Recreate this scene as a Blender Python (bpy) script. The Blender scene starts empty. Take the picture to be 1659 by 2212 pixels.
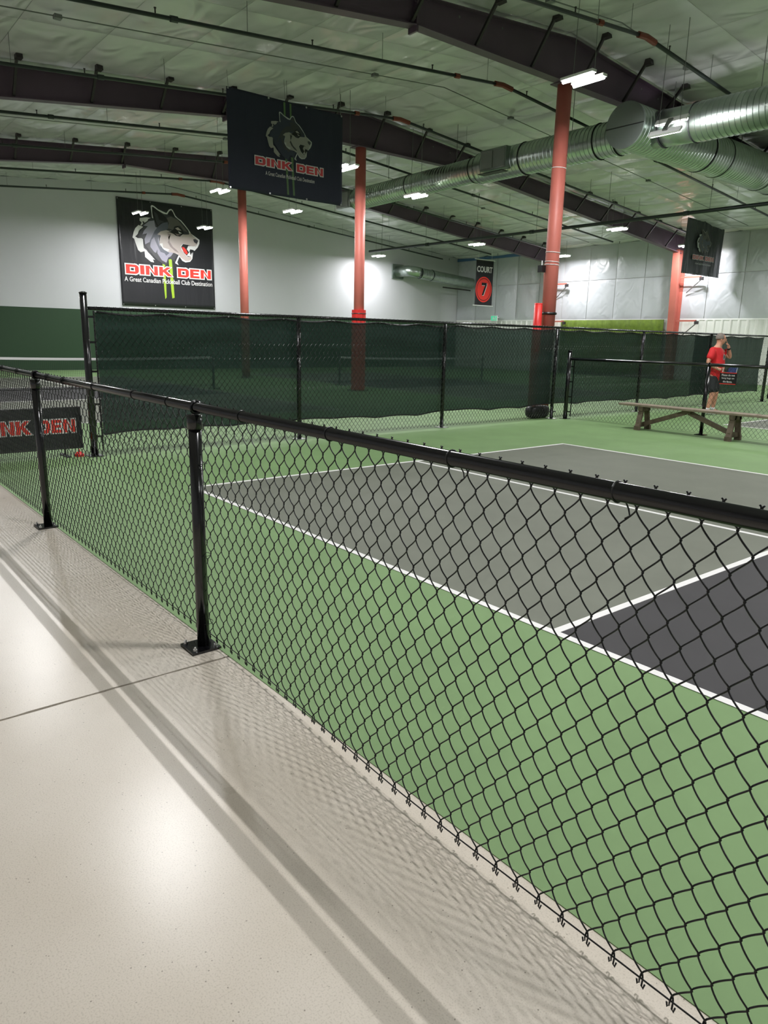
import bpy, bmesh, math, random
from mathutils import Vector, Matrix
import numpy as np

# ------------------------------------------------------------------ camera
R = random.Random(7)
SC = bpy.context.scene
COL = SC.collection
F_PX, YAW, PITCH, ROLL = 1547.56, 2.45837887, 0.237907278, 0.0217316525
CAM = Vector((6.80579831, -2.96825986, 1.52281224))
fw = Vector((math.cos(YAW) * math.cos(PITCH), math.sin(YAW) * math.cos(PITCH), -math.sin(PITCH)))
rt = Vector((math.sin(YAW), -math.cos(YAW), 0.0))
up = rt.cross(fw)
r2 = math.cos(ROLL) * rt + math.sin(ROLL) * up
u2 = -math.sin(ROLL) * rt + math.cos(ROLL) * up
cd = bpy.data.cameras.new('camera')
cam = bpy.data.objects.new('camera', cd)
COL.objects.link(cam)
M = Matrix((r2, u2, -fw)).transposed().to_4x4()
M.translation = CAM
cam.matrix_world = M
cd.sensor_fit = 'HORIZONTAL'
cd.sensor_width = 36.0
cd.lens = 36.0 * F_PX / 1659.0
cd.clip_start = 0.05
cd.clip_end = 200
SC.camera = cam

# ------------------------------------------------------------------ world, exposure
wd = bpy.data.worlds.new('world')
SC.world = wd
wd.use_nodes = True
wd.node_tree.nodes['Background'].inputs[0].default_value = (0.5, 0.55, 0.6, 1)
wd.node_tree.nodes['Background'].inputs[1].default_value = 0.03
vs = SC.view_settings
vs.view_transform = 'Standard'
vs.look = 'None'
vs.gamma = 1.0
vs.use_curve_mapping = False
vs.exposure = 0.0
try:
    SC.cycles.use_denoising = True
    SC.cycles.max_bounces = 4
    SC.cycles.diffuse_bounces = 3
    SC.cycles.glossy_bounces = 2
    SC.cycles.use_adaptive_sampling = True
    SC.cycles.adaptive_threshold = 0.06
    SC.cycles.transparent_max_bounces = 12
    SC.cycles.sample_clamp_indirect = 6.0
except Exception:
    pass
LAMP_W = 94.0          # watts of one tube of a lamp
TUBE_E = 30.0           # brightness of a tube as seen

# ------------------------------------------------------------------ materials
MATS = {}
def srgb(r, g, b):
    f = lambda c: (c / 255 / 12.92) if c / 255 <= 0.04045 else ((c / 255 + 0.055) / 1.055) ** 2.4
    return (f(r), f(g), f(b))

def mat(name, col, rough=0.5, metal=0.0, spec=0.5, noise=None, bump=None, alpha=None, emit=None, ridged=False):
    """noise=(scale, amount, detail) tints the base colour; bump=(scale, strength, stretch) adds fine relief"""
    if name in MATS:
        return MATS[name]
    m = bpy.data.materials.new(name)
    m.use_nodes = True
    nt = m.node_tree
    b = nt.nodes['Principled BSDF']
    b.inputs['Base Color'].default_value = (*col, 1)
    b.inputs['Roughness'].default_value = rough
    b.inputs['Metallic'].default_value = metal
    b.inputs['Specular IOR Level'].default_value = spec
    tc = nt.nodes.new('ShaderNodeTexCoord')
    if noise:
        n = nt.nodes.new('ShaderNodeTexNoise')
        n.inputs['Scale'].default_value = noise[0]
        n.inputs['Detail'].default_value = noise[2] if len(noise) > 2 else 4
        nt.links.new(tc.outputs['Object'], n.inputs['Vector'])
        r = nt.nodes.new('ShaderNodeValToRGB')
        a = noise[1]
        r.color_ramp.elements[0].position = 0.3
        r.color_ramp.elements[1].position = 0.7
        r.color_ramp.elements[0].color = (*[max(0, c * (1 - a)) for c in col], 1)
        r.color_ramp.elements[1].color = (*[min(1, c * (1 + a)) for c in col], 1)
        nt.links.new(n.outputs['Fac'], r.inputs['Fac'])
        nt.links.new(r.outputs['Color'], b.inputs['Base Color'])
    if bump:
        mp = nt.nodes.new('ShaderNodeMapping')
        st = bump[2] if len(bump) > 2 else (1, 1, 1)
        mp.inputs['Scale'].default_value = st
        nt.links.new(tc.outputs['Object'], mp.inputs['Vector'])
        n2 = nt.nodes.new('ShaderNodeTexNoise')
        if ridged:
            n2.noise_type = 'RIDGED_MULTIFRACTAL'
        n2.inputs['Scale'].default_value = bump[0]
        n2.inputs['Detail'].default_value = bump[3] if len(bump) > 3 else 3
        n2.inputs['Distortion'].default_value = bump[4] if len(bump) > 4 else 0
        nt.links.new(mp.outputs['Vector'], n2.inputs['Vector'])
        bp = nt.nodes.new('ShaderNodeBump')
        bp.inputs['Strength'].default_value = bump[1]
        bp.inputs['Distance'].default_value = bump[5] if len(bump) > 5 else 0.05
        nt.links.new(n2.outputs['Fac'], bp.inputs['Height'])
        nt.links.new(bp.outputs['Normal'], b.inputs['Normal'])
    if emit:
        b.inputs['Emission Color'].default_value = (*emit[0], 1)
        b.inputs['Emission Strength'].default_value = emit[1]
    if alpha is not None:
        b.inputs['Alpha'].default_value = alpha
    MATS[name] = m
    return m

def concrete():
    m = mat('polished_concrete', srgb(206, 195, 176), rough=0.33, spec=0.5)
    nt = m.node_tree
    b = nt.nodes['Principled BSDF']
    tc = nt.nodes['Texture Coordinate']
    n1 = nt.nodes.new('ShaderNodeTexNoise'); n1.inputs['Scale'].default_value = 1.3; n1.inputs['Detail'].default_value = 6
    n2 = nt.nodes.new('ShaderNodeTexNoise'); n2.inputs['Scale'].default_value = 210; n2.inputs['Detail'].default_value = 3
    v = nt.nodes.new('ShaderNodeTexVoronoi'); v.inputs['Scale'].default_value = 34
    for n in (n1, n2, v):
        nt.links.new(tc.outputs['Object'], n.inputs['Vector'])
    r1 = nt.nodes.new('ShaderNodeValToRGB')
    r1.color_ramp.elements[0].position = 0.32; r1.color_ramp.elements[1].position = 0.72
    r1.color_ramp.elements[0].color = (*srgb(207, 196, 180), 1)
    r1.color_ramp.elements[1].color = (*srgb(222, 213, 200), 1)
    nt.links.new(n1.outputs['Fac'], r1.inputs['Fac'])
    r2_ = nt.nodes.new('ShaderNodeValToRGB')
    r2_.color_ramp.elements[0].position = 0.28; r2_.color_ramp.elements[1].position = 0.5
    r2_.color_ramp.elements[0].color = (0.80, 0.79, 0.77, 1)
    r2_.color_ramp.elements[1].color = (1, 1, 1, 1)
    nt.links.new(n2.outputs['Fac'], r2_.inputs['Fac'])
    r3 = nt.nodes.new('ShaderNodeValToRGB')
    r3.color_ramp.elements[0].position = 0.05; r3.color_ramp.elements[1].position = 0.09
    r3.color_ramp.elements[0].color = (0.45, 0.43, 0.4, 1)
    r3.color_ramp.elements[1].color = (1, 1, 1, 1)
    nt.links.new(v.outputs['Distance'], r3.inputs['Fac'])
    def mul(a, c):
        x = nt.nodes.new('ShaderNodeMix'); x.data_type = 'RGBA'; x.blend_type = 'MULTIPLY'
        x.inputs['Factor'].default_value = 1
        nt.links.new(a, x.inputs[6]); nt.links.new(c, x.inputs[7])
        return x.outputs[2]
    c = mul(mul(r1.outputs['Color'], r2_.outputs['Color']), r3.outputs['Color'])
    nt.links.new(c, b.inputs['Base Color'])
    rr = nt.nodes.new('ShaderNodeMapRange')
    rr.inputs['To Min'].default_value = 0.25; rr.inputs['To Max'].default_value = 0.33
    nt.links.new(n1.outputs['Fac'], rr.inputs['Value'])
    nt.links.new(rr.outputs['Result'], b.inputs['Roughness'])
    bp = nt.nodes.new('ShaderNodeBump'); bp.inputs['Strength'].default_value = 0.03; bp.inputs['Distance'].default_value = 0.004
    nt.links.new(n2.outputs['Fac'], bp.inputs['Height'])
    nt.links.new(bp.outputs['Normal'], b.inputs['Normal'])
    return m

def screen_mat():
    m = mat('windscreen_fabric', srgb(28, 52, 45), rough=0.6, spec=0.3)
    nt = m.node_tree
    b = nt.nodes['Principled BSDF']
    tr = nt.nodes.new('ShaderNodeBsdfTransparent')
    tr.inputs[0].default_value = (0.75, 0.95, 0.85, 1)
    mx = nt.nodes.new('ShaderNodeMixShader')
    mx.inputs[0].default_value = 0.075
    nt.links.new(b.outputs[0], mx.inputs[1]); nt.links.new(tr.outputs[0], mx.inputs[2])
    nt.links.new(mx.outputs[0], nt.nodes['Material Output'].inputs['Surface'])
    tc = nt.nodes['Texture Coordinate']
    mp = nt.nodes.new('ShaderNodeMapping'); mp.inputs['Scale'].default_value = (1, 0.35, 2.2)
    n = nt.nodes.new('ShaderNodeTexNoise'); n.inputs['Scale'].default_value = 2.2; n.inputs['Detail'].default_value = 5
    nt.links.new(tc.outputs['Object'], mp.inputs['Vector']); nt.links.new(mp.outputs['Vector'], n.inputs['Vector'])
    bp = nt.nodes.new('ShaderNodeBump'); bp.inputs['Strength'].default_value = 0.35; bp.inputs['Distance'].default_value = 0.05
    nt.links.new(n.outputs['Fac'], bp.inputs['Height']); nt.links.new(bp.outputs['Normal'], b.inputs['Normal'])
    return m

BLACK = mat('black_vinyl_coat', (0.006, 0.006, 0.007), rough=0.16, spec=0.7)
WIRE = mat('black_wire_coat', (0.006, 0.006, 0.007), rough=0.35, spec=0.45)
CONC = concrete()
JOINT = mat('dark_joint', (0.05, 0.045, 0.04), rough=0.9)
GREEN = mat('court_green', srgb(119, 148, 99), rough=0.62, spec=0.3, noise=(1.7, 0.06, 8))
OLIVE = mat('court_olive', srgb(114, 117, 105), rough=0.66, spec=0.3, noise=(2.1, 0.06, 8))
CHAR = mat('court_charcoal', srgb(62, 60, 62), rough=0.66, spec=0.3, noise=(2.3, 0.07, 8))
LINE = mat('court_white_line', srgb(236, 234, 232), rough=0.6, noise=(9, 0.03, 5))
WWHITE = mat('wall_white_paint', srgb(200, 200, 205), rough=0.55, noise=(0.8, 0.015))
WGREEN = mat('wall_green_paint', srgb(34, 64, 37), rough=0.6, noise=(0.8, 0.03))
VINYL = mat('white_insulation_facing', srgb(203, 203, 204), rough=0.26, spec=0.6, bump=(1.1, 0.7, (1, 1.5, 1), 3, 1.0, 0.10), ridged=True)
VINYLW = mat('white_wall_insulation_facing', srgb(188, 190, 196), rough=0.32, spec=0.5, bump=(1.6, 0.4, (1.3, 1, 1), 3, 1.2, 0.06), ridged=True)
SEAM = mat('insulation_seam_tape', srgb(150, 152, 148), rough=0.5)
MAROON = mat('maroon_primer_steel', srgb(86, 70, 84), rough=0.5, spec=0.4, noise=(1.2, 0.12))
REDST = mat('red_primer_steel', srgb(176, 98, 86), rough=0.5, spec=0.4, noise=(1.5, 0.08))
DARK = mat('dark_steel', srgb(46, 40, 42), rough=0.5)
PIPE = mat('dark_green_pipe', srgb(36, 44, 42), rough=0.4)
COUPL = mat('red_coupling', srgb(120, 52, 38), rough=0.5)
GALV = mat('galvanised_duct', srgb(176, 186, 180), rough=0.3, metal=1.0, noise=(3.0, 0.10), bump=(5, 0.05, (1, 1, 1), 3, 0, 0.02))
GALVD = mat('duct_joint_band', srgb(40, 42, 42), rough=0.5, metal=0.4)
GRILLE = mat('grille_grey', srgb(120, 124, 122), rough=0.5, metal=0.3)
ROD = mat('hanger_rod', srgb(120, 122, 120), rough=0.4, metal=0.6)
WHITEP = mat('white_plastic', srgb(232, 232, 232), rough=0.4)
ZINC = mat('zinc_bolt', srgb(200, 200, 200), rough=0.3, metal=1.0)
TUBE = mat('lit_tube', (1, 1, 1), rough=0.4, emit=((1.0, 0.985, 0.95), TUBE_E))
TUBE.cycles.emission_sampling = 'NONE'
WOOD = mat('weathered_brown_wood', srgb(104, 90, 76), rough=0.7, noise=(14, 0.25, 6), bump=(26, 0.3, (0.15, 1, 1), 4, 0, 0.01))
WOODT = mat('worn_bench_top_wood', srgb(142, 128, 112), rough=0.65, noise=(11, 0.22, 6), bump=(26, 0.3, (0.15, 1, 1), 4, 0, 0.01))
REDPAD = mat('red_pad_vinyl', srgb(214, 44, 40), rough=0.4)
LIME = mat('lime_green_curtain', srgb(90, 110, 28), rough=0.8, noise=(6, 0.2, 5), bump=(5, 0.5, (2, 2, 0.4), 4, 0, 0.05))
BLUE = mat('blue_trim', srgb(78, 112, 158), rough=0.5)
RIBMET = mat('white_ribbed_metal', srgb(218, 218, 214), rough=0.4, spec=0.5)
BANK = mat('banner_black_vinyl', srgb(38, 38, 42), rough=0.33, spec=0.5, bump=(1.5, 0.35, (1, 2.2, 0.35), 3, 0.4, 0.08))
BANN = mat('banner_navy_cloth', srgb(44, 46, 62), rough=0.6, spec=0.3, bump=(1.5, 0.3, (1, 2.2, 0.35), 3, 0.4, 0.06))
BANG = mat('banner_charcoal_cloth', srgb(56, 58, 62), rough=0.38, spec=0.5, bump=(1.3, 0.6, (1, 2.6, 0.5), 3, 0.6, 0.15))
P_RED = mat('print_red', srgb(232, 58, 48), rough=0.4)
P_WHITE = mat('print_white', srgb(228, 226, 226), rough=0.4)
P_LIME = mat('print_lime', srgb(158, 190, 48), rough=0.5)
P_DLIME = mat('print_shaded_lime', srgb(84, 112, 70), rough=0.5)  # drip lime dulled, shade on the hanging banner put into the colour
P_BLACK = mat('print_black', srgb(22, 22, 24), rough=0.4)
P_DGREY = mat('print_dark_grey', srgb(58, 58, 62), rough=0.4)
P_MGREY = mat('print_mid_grey', srgb(98, 94, 90), rough=0.4)
P_SLATE = mat('print_slate', srgb(88, 92, 106), rough=0.4)
P_LAV = mat('print_lavender_grey', srgb(156, 152, 170), rough=0.4)
P_CREAM = mat('print_cream', srgb(190, 176, 172), rough=0.4)
P_TAUPE = mat('print_taupe', srgb(146, 130, 128), rough=0.4)
P_DNAVY = mat('print_deep_navy', srgb(50, 54, 70), rough=0.5)
P_HALO = mat('print_halo_grey', srgb(178, 180, 180), rough=0.5)
P_GREY = mat('print_warm_grey', srgb(150, 148, 142), rough=0.5)
SCREEN = screen_mat()
NETM = mat('black_net_cord', (0.01, 0.012, 0.012), rough=0.7)
SKIN = mat('skin', srgb(206, 150, 124), rough=0.5, noise=(20, 0.05))
HAIR = mat('grey_hair', srgb(128, 118, 110), rough=0.7, noise=(60, 0.25))
SHIRT = mat('red_tshirt_cloth', srgb(214, 34, 40), rough=0.7, bump=(7, 0.35, (1, 1, 1), 3, 0.5, 0.03))
SHORTS = mat('black_shorts_cloth', srgb(26, 30, 32), rough=0.7, bump=(8, 0.3, (1, 1, 1), 3, 0.5, 0.02))
SHOE = mat('white_shoe', srgb(226, 226, 226), rough=0.5)
PADDLE = mat('blue_paddle_face', srgb(70, 84, 150), rough=0.4, noise=(9, 0.35))
EXITG = mat('exit_sign_green', srgb(40, 160, 110), rough=0.4, emit=((0.1, 0.75, 0.45), 0.5))

# ------------------------------------------------------------------ mesh helpers
def wloc(o):
    v = Vector((0, 0, 0))
    while o is not None:
        v += o.location
        o = o.parent
    return v

class MB:
    def __init__(s):
        s.v = []; s.f = []; s.m = []
    def add(s, vs, fs, mi=0):
        k = len(s.v)
        s.v += [tuple(v) for v in vs]
        s.f += [tuple(i + k for i in f) for f in fs]
        s.m += [mi] * len(fs)
        return s
    def box(s, lo, hi, mi=0):
        x0, y0, z0 = lo; x1, y1, z1 = hi
        return s.add([(x0, y0, z0), (x1, y0, z0), (x1, y1, z0), (x0, y1, z0), (x0, y0, z1), (x1, y0, z1), (x1, y1, z1), (x0, y1, z1)],
                     [(0, 3, 2, 1), (4, 5, 6, 7), (0, 1, 5, 4), (1, 2, 6, 5), (2, 3, 7, 6), (3, 0, 4, 7)], mi)
    def bar(s, a, b, w, h, upv=(0, 0, 1), mi=0):
        """box beam from a to b, w across, h along upv"""
        a = Vector(a); b = Vector(b); d = (b - a).normalized(); U = Vector(upv)
        S = d.cross(U)
        if S.length < 1e-4:
            S = d.cross(Vector((1, 0, 0)))
        S.normalize(); U = S.cross(d)
        S *= w / 2; U *= h / 2
        vs = [a - S - U, a + S - U, a + S + U, a - S + U, b - S - U, b + S - U, b + S + U, b - S + U]
        return s.add(vs, [(3, 2, 1, 0), (4, 5, 6, 7), (0, 1, 5, 4), (1, 2, 6, 5), (2, 3, 7, 6), (3, 0, 4, 7)], mi)
    def tube(s, pts, r, n=8, closed=False, caps=True, mi=0):
        pts = [Vector(p) for p in pts]; N = len(pts)
        rs = r if isinstance(r, (list, tuple)) else [r] * N
        vs = []; fs = []
        t0 = (pts[1] - pts[0]).normalized()
        U = t0.orthogonal().normalized()
        for i, p in enumerate(pts):
            if closed:
                t = (pts[(i + 1) % N] - pts[i - 1]).normalized()
            else:
                t = (pts[min(i + 1, N - 1)] - pts[max(i - 1, 0)]).normalized()
            U = (U - t * U.dot(t))
            U = U.normalized() if U.length > 1e-6 else t.orthogonal().normalized()
            W = t.cross(U)
            for k in range(n):
                a = 2 * math.pi * k / n
                vs.append(p + (U * math.cos(a) + W * math.sin(a)) * rs[i])
        for i in range(N if closed else N - 1):
            j = (i + 1) % N
            for k in range(n):
                l = (k + 1) % n
                fs.append((i * n + k, i * n + l, j * n + l, j * n + k))
        if caps and not closed:
            fs.append(tuple(range(n - 1, -1, -1)))
            fs.append(tuple((N - 1) * n + k for k in range(n)))
        return s.add(vs, fs, mi)
    def ring(s, c, axis, R_, r, n=16, m=6, mi=0):
        c = Vector(c); ax = Vector(axis).normalized(); U = ax.orthogonal().normalized(); W = ax.cross(U)
        return s.tube([c + (U * math.cos(2 * math.pi * k / n) + W * math.sin(2 * math.pi * k / n)) * R_ for k in range(n)], r, m, closed=True, mi=mi)
    def grid(s, fn, nu, nv, mi=0):
        vs = [fn(i / nu, j / nv) for j in range(nv + 1) for i in range(nu + 1)]
        fs = [(j * (nu + 1) + i, j * (nu + 1) + i + 1, (j + 1) * (nu + 1) + i + 1, (j + 1) * (nu + 1) + i) for j in range(nv) for i in range(nu)]
        return s.add(vs, fs, mi)
    def prism(s, poly, o, ux, uy, th, mi=0):
        """extrude a 2d polygon by th along ux x uy"""
        o = Vector(o); ux = Vector(ux); uy = Vector(uy); nz = ux.cross(uy).normalized() * th
        n = len(poly)
        A = [o + ux * p[0] + uy * p[1] for p in poly]
        vs = A + [a + nz for a in A]
        fs = [tuple(range(n - 1, -1, -1)), tuple(range(n, 2 * n))] + [(i, (i + 1) % n, n + (i + 1) % n, n + i) for i in range(n)]
        return s.add(vs, fs, mi)
    def build(s, name, mats, parent=None, smooth=False, at=None):
        me = bpy.data.meshes.new(name)
        base = wloc(parent) if parent is not None else Vector((0, 0, 0))
        loc = Vector((0, 0, 0))
        if at is not None:
            loc = Vector(at); base = loc
        me.from_pydata([(v[0] - base.x, v[1] - base.y, v[2] - base.z) for v in s.v], [], s.f)
        for m_ in (mats if isinstance(mats, (list, tuple)) else [mats]):
            me.materials.append(m_)
        if any(s.m):
            me.polygons.foreach_set('material_index', s.m)
        if smooth:
            me.polygons.foreach_set('use_smooth', [True] * len(me.polygons))
        me.update()
        o = bpy.data.objects.new(name, me)
        COL.objects.link(o)
        if parent is not None:
            o.parent = parent
        o.location = loc
        return o

def tag(o, label=None, cat=None, group=None, kind=None):
    if label: o['label'] = label
    if cat: o['category'] = cat
    if group: o['group'] = group
    if kind: o['kind'] = kind
    return o
def thing(name, loc, label, cat, group=None, rz=0):
    o = bpy.data.objects.new(name, None)
    COL.objects.link(o)
    o.location = loc; o.rotation_euler = (0, 0, rz); o.empty_display_size = 0.1
    return tag(o, label, cat, group)
def struct(name, loc, label, cat=None):
    o = bpy.data.objects.new(name, None)
    COL.objects.link(o)
    o.location = loc; o.empty_display_size = 0.1
    return tag(o, label, cat, None, 'structure')
def put(name, mesh, parent, loc):
    o = bpy.data.objects.new(name, mesh)
    COL.objects.link(o)
    o.parent = parent; o.location = loc
    return o
def smooth_angle(o, deg=40):
    try:
        o.data.set_sharp_from_angle(angle=math.radians(deg))
    except Exception:
        pass
    return o

# ------------------------------------------------------------------ key sizes of the hall
X_END, X_BACK, Y_SIDE, Y_NEAR, Y_RIDGE = -24.1, 17.2, 27.3, -7.3, 10.0
RAFT = [3.33, -3.53, -10.39, -17.25]
def raft_top(Y): return 7.42 - 0.0875 * abs(Y - Y_RIDGE)
def raft_bot(Y):
    a = abs(Y - Y_RIDGE)
    return 6.6 if a <= 4.15 else 6.6 - (0.104 if Y > Y_RIDGE else 0.118) * (a - 4.15)
def roof(Y): return raft_top(Y) + 0.10

# ================================================================== the setting
# ---- floor: two concrete slabs with a sawn joint, the acrylic court coat and its paint on top
floor = MB().box((X_END, Y_NEAR, -0.25), (X_BACK, Y_SIDE, -0.02)).build('floor', JOINT, at=(0, 0, 0))
tag(floor, 'polished beige concrete floor with painted green courts', None, None, 'structure')
def slab(x0, x1, jit0, jit1):
    ys = [Y_NEAR + (Y_SIDE - Y_NEAR) * i / 700 for i in range(701)]
    e0 = [(x0 + (R.uniform(-.003, .003) if jit0 else 0), y) for y in ys]
    e1 = [(x1 + (R.uniform(-.003, .003) if jit1 else 0), y) for y in ys]
    MB().prism(e0[::-1] + e1, (0, 0, -0.02), (1, 0, 0), (0, 1, 0), 0.02).build('floor_slab', CONC, floor)
slab(X_END, 3.828, False, True)
slab(3.843, X_BACK, True, False)
Y_EDGE = -1.508
coat = MB().box((X_END + .01, Y_EDGE, 0.0), (X_BACK - .01, Y_SIDE - .01, 0.003)).build('court_coat', GREEN, floor)
coat['label'] = 'green acrylic court coat'
def flat(x0, x1, y0, y1, z, name, m):
    return MB().box((min(x0, x1), min(y0, y1), z - .002), (max(x0, x1), max(y0, y1), z)).build(name, m, coat)
def court(ox, oy, sx):
    L, W, K, w = 13.41, 6.096, 4.572, 0.05
    X = lambda a: ox + sx * a
    for a0, a1 in ((0, K), (L - K, L)):
        flat(X(a0), X(a1), oy, oy + W / 2, .0050, 'service_box', OLIVE)
        flat(X(a0), X(a1), oy + W / 2, oy + W, .0050, 'service_box', OLIVE)
    flat(X(K), X(L - K), oy, oy + W, .0050, 'kitchen_area', CHAR)
    z = .0066
    for a in (0, L - w): flat(X(a), X(a + w), oy, oy + W, z, 'court_line', LINE)
    for a in (K, L - K - w): flat(X(a), X(a + w), oy + w, oy + W - w, z + .0002, 'court_line', LINE)
    for b in (0, W - w): flat(X(w), X(L - w), oy + b, oy + b + w, z + .0001, 'court_line', LINE)
    for a0, a1 in ((w, K), (L - K, L - w)): flat(X(a0), X(a1), oy + W / 2 - w / 2, oy + W / 2 + w / 2, z + .0003, 'court_line', LINE)
court(0, 0, 1)
court(-5.93, 0, -1)
court(0, 11.15, 1)
court(-5.93, 11.15, -1)

# ---- walls
gable = [(Y_NEAR, 0), (Y_SIDE, 0), (Y_SIDE, roof(Y_SIDE)), (Y_RIDGE, roof(Y_RIDGE)), (Y_NEAR, roof(Y_NEAR))]
we = MB().prism(gable, (X_END - .2, 0, 0), (0, 1, 0), (0, 0, 1), 0.2).build('wall_end', WWHITE, at=(X_END, 10, 0))
tag(we, 'smooth white end wall with a dark green painted lower band', None, None, 'structure')
MB().box((X_END, Y_NEAR + .01, 0.01), (X_END + .006, Y_SIDE - .01, 2.40)).build('green_band', WGREEN, we)
wb = MB().prism(gable, (X_BACK, 0, 0), (0, 1, 0), (0, 0, 1), 0.2).build('wall_back', WWHITE, at=(X_BACK, 10, 0))
tag(wb, 'plain white end wall behind the viewer', None, None, 'structure')
wn = MB().box((X_END, Y_NEAR - .2, 0), (X_BACK, Y_NEAR, roof(Y_NEAR))).build('wall_near', WWHITE, at=(-3, Y_NEAR, 0))
tag(wn, 'plain white long wall beside the concrete walkway', None, None, 'structure')
ws = MB().box((X_END, Y_SIDE, 0), (X_BACK, Y_SIDE + .2, roof(Y_SIDE))).build('wall_side', RIBMET, at=(-3, Y_SIDE, 0))
tag(ws, 'far long wall of white insulation blankets above ribbed metal', None, None, 'structure')
# insulation blankets
def hash2(a, b):
    return math.sin(a * 12.9898 + b * 78.233) * 43758.5453 % 1.0
seams = [-24.08 + 1.49 * i for i in range(15)]
for i in range(len(seams) - 1):
    for (z0, z1, row) in ((2.62, 4.41, 0), (4.43, 6.0, 1)):
        x0, x1 = seams[i] + .01, seams[i + 1] - .01
        ph = R.uniform(0, 6.28); amp = R.uniform(.025, .05)
        def fn(u, v, x0=x0, x1=x1, z0=z0, z1=z1, ph=ph, amp=amp):
            b = (4 * u * (1 - u)) ** .6 * (4 * v * (1 - v)) ** .5
            w_ = .008 * math.sin(9 * u + 5 * v + ph) * b + .006 * math.sin(23 * (u - v) + ph) * b
            return (x0 + (x1 - x0) * u, Y_SIDE - .03 - amp * b - w_, z0 + (z1 - z0) * v)
        MB().grid(fn, 14, 14).build('insulation_blanket', VINYLW, ws, smooth=True)
MB().box((seams[0], Y_SIDE - .03, 2.56), (seams[-1], Y_SIDE, 2.62)).build('bottom_rail', WHITEP, ws)
# ribbed metal sheets below the blankets
def rib_profile(w):
    pts = []
    n = 3; p = w / n
    for k in range(n):
        a = k * p
        pts += [(a, 0), (a + p * .62, 0), (a + p * .72, -.04), (a + p * .9, -.04), (a + p, 0)]
    return pts
W_S = 1.05
prof = rib_profile(W_S)
for i in range(20):
    xs = -24.05 + i * W_S
    mb = MB()
    vs = []
    for (a, d) in prof:
        vs += [(xs + a, Y_SIDE - .012 + d, 0.01), (xs + a, Y_SIDE - .012 + d, 2.56)]
    mb.add(vs, [(2 * k, 2 * k + 2, 2 * k + 3, 2 * k + 1) for k in range(len(prof) - 1)])
    mb.build('ribbed_sheet', RIBMET, ws)
tr = MB().box((X_END, Y_SIDE - .12, roof(Y_SIDE) - .18), (-17.6, Y_SIDE - .06, roof(Y_SIDE) - .04)).build('trim_1', BLUE, at=(-20.8, Y_SIDE - .1, roof(Y_SIDE) - .2))
tag(tr, 'blue strip along the top of the far long wall', None, None, 'structure')

# ---- ceiling: insulation panels hung between the purlins
cl = MB()
for (ya, yb) in ((Y_NEAR, Y_RIDGE), (Y_RIDGE, Y_SIDE)):
    cl.add([(X_END, ya, roof(ya) + .10), (X_BACK, ya, roof(ya) + .10), (X_BACK, yb, roof(yb) + .10), (X_END, yb, roof(yb) + .10),
            (X_END, ya, roof(ya) + .2), (X_BACK, ya, roof(ya) + .2), (X_BACK, yb, roof(yb) + .2), (X_END, yb, roof(yb) + .2)],
           [(0, 1, 2, 3), (7, 6, 5, 4), (0, 4, 5, 1), (1, 5, 6, 2), (2, 6, 7, 3), (3, 7, 4, 0)])
ceil = cl.build('ceiling', SEAM, at=(0, 10, 7))
tag(ceil, 'low gabled ceiling of wrinkled white insulation facing', None, None, 'structure')
XB = [-24.1, -17.25, -10.39, -3.53, 3.33, 10.19, 17.2]
PUR = 1.53
ysr = sorted([Y_RIDGE + PUR * k for k in range(0, 12)] + [Y_RIDGE - PUR * k for k in range(1, 12)] + [Y_SIDE, Y_NEAR])
for bi in range(6):
    for k in range(len(ysr) - 1):
        y0, y1 = ysr[k] + .003, ysr[k + 1] - .003
        if y1 - y0 < .1: continue
        nsub = 3 if bi < 4 else 1
        for s_ in range(nsub):
            x0 = XB[bi] + (XB[bi + 1] - XB[bi]) * s_ / nsub + .003
            x1 = XB[bi] + (XB[bi + 1] - XB[bi]) * (s_ + 1) / nsub - .003
            ph, ph2 = R.uniform(0, 6.28), R.uniform(0, 6.28)
            amp = R.uniform(.05, .10); tw = R.uniform(-.5, .5)
            def fn(u, v, x0=x0, x1=x1, y0=y0, y1=y1, ph=ph, ph2=ph2, amp=amp, tw=tw):
                y = y0 + (y1 - y0) * v
                b = (4 * u * (1 - u)) ** .35 * (4 * v * (1 - v)) ** .55
                w_ = .013 * math.sin(7 * u + 9 * v * tw + ph) + .010 * math.sin(15 * v - 6 * u + ph2) + .006 * math.sin(26 * (u * .5 + v) + ph)
                return (x0 + (x1 - x0) * u, y, roof(y) + .02 - amp * b + w_ * b)
            n = 16 if bi < 4 else 5
            MB().grid(fn, n, n if bi < 4 else 4).build('insulation_panel', VINYL, ceil, smooth=True)

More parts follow.
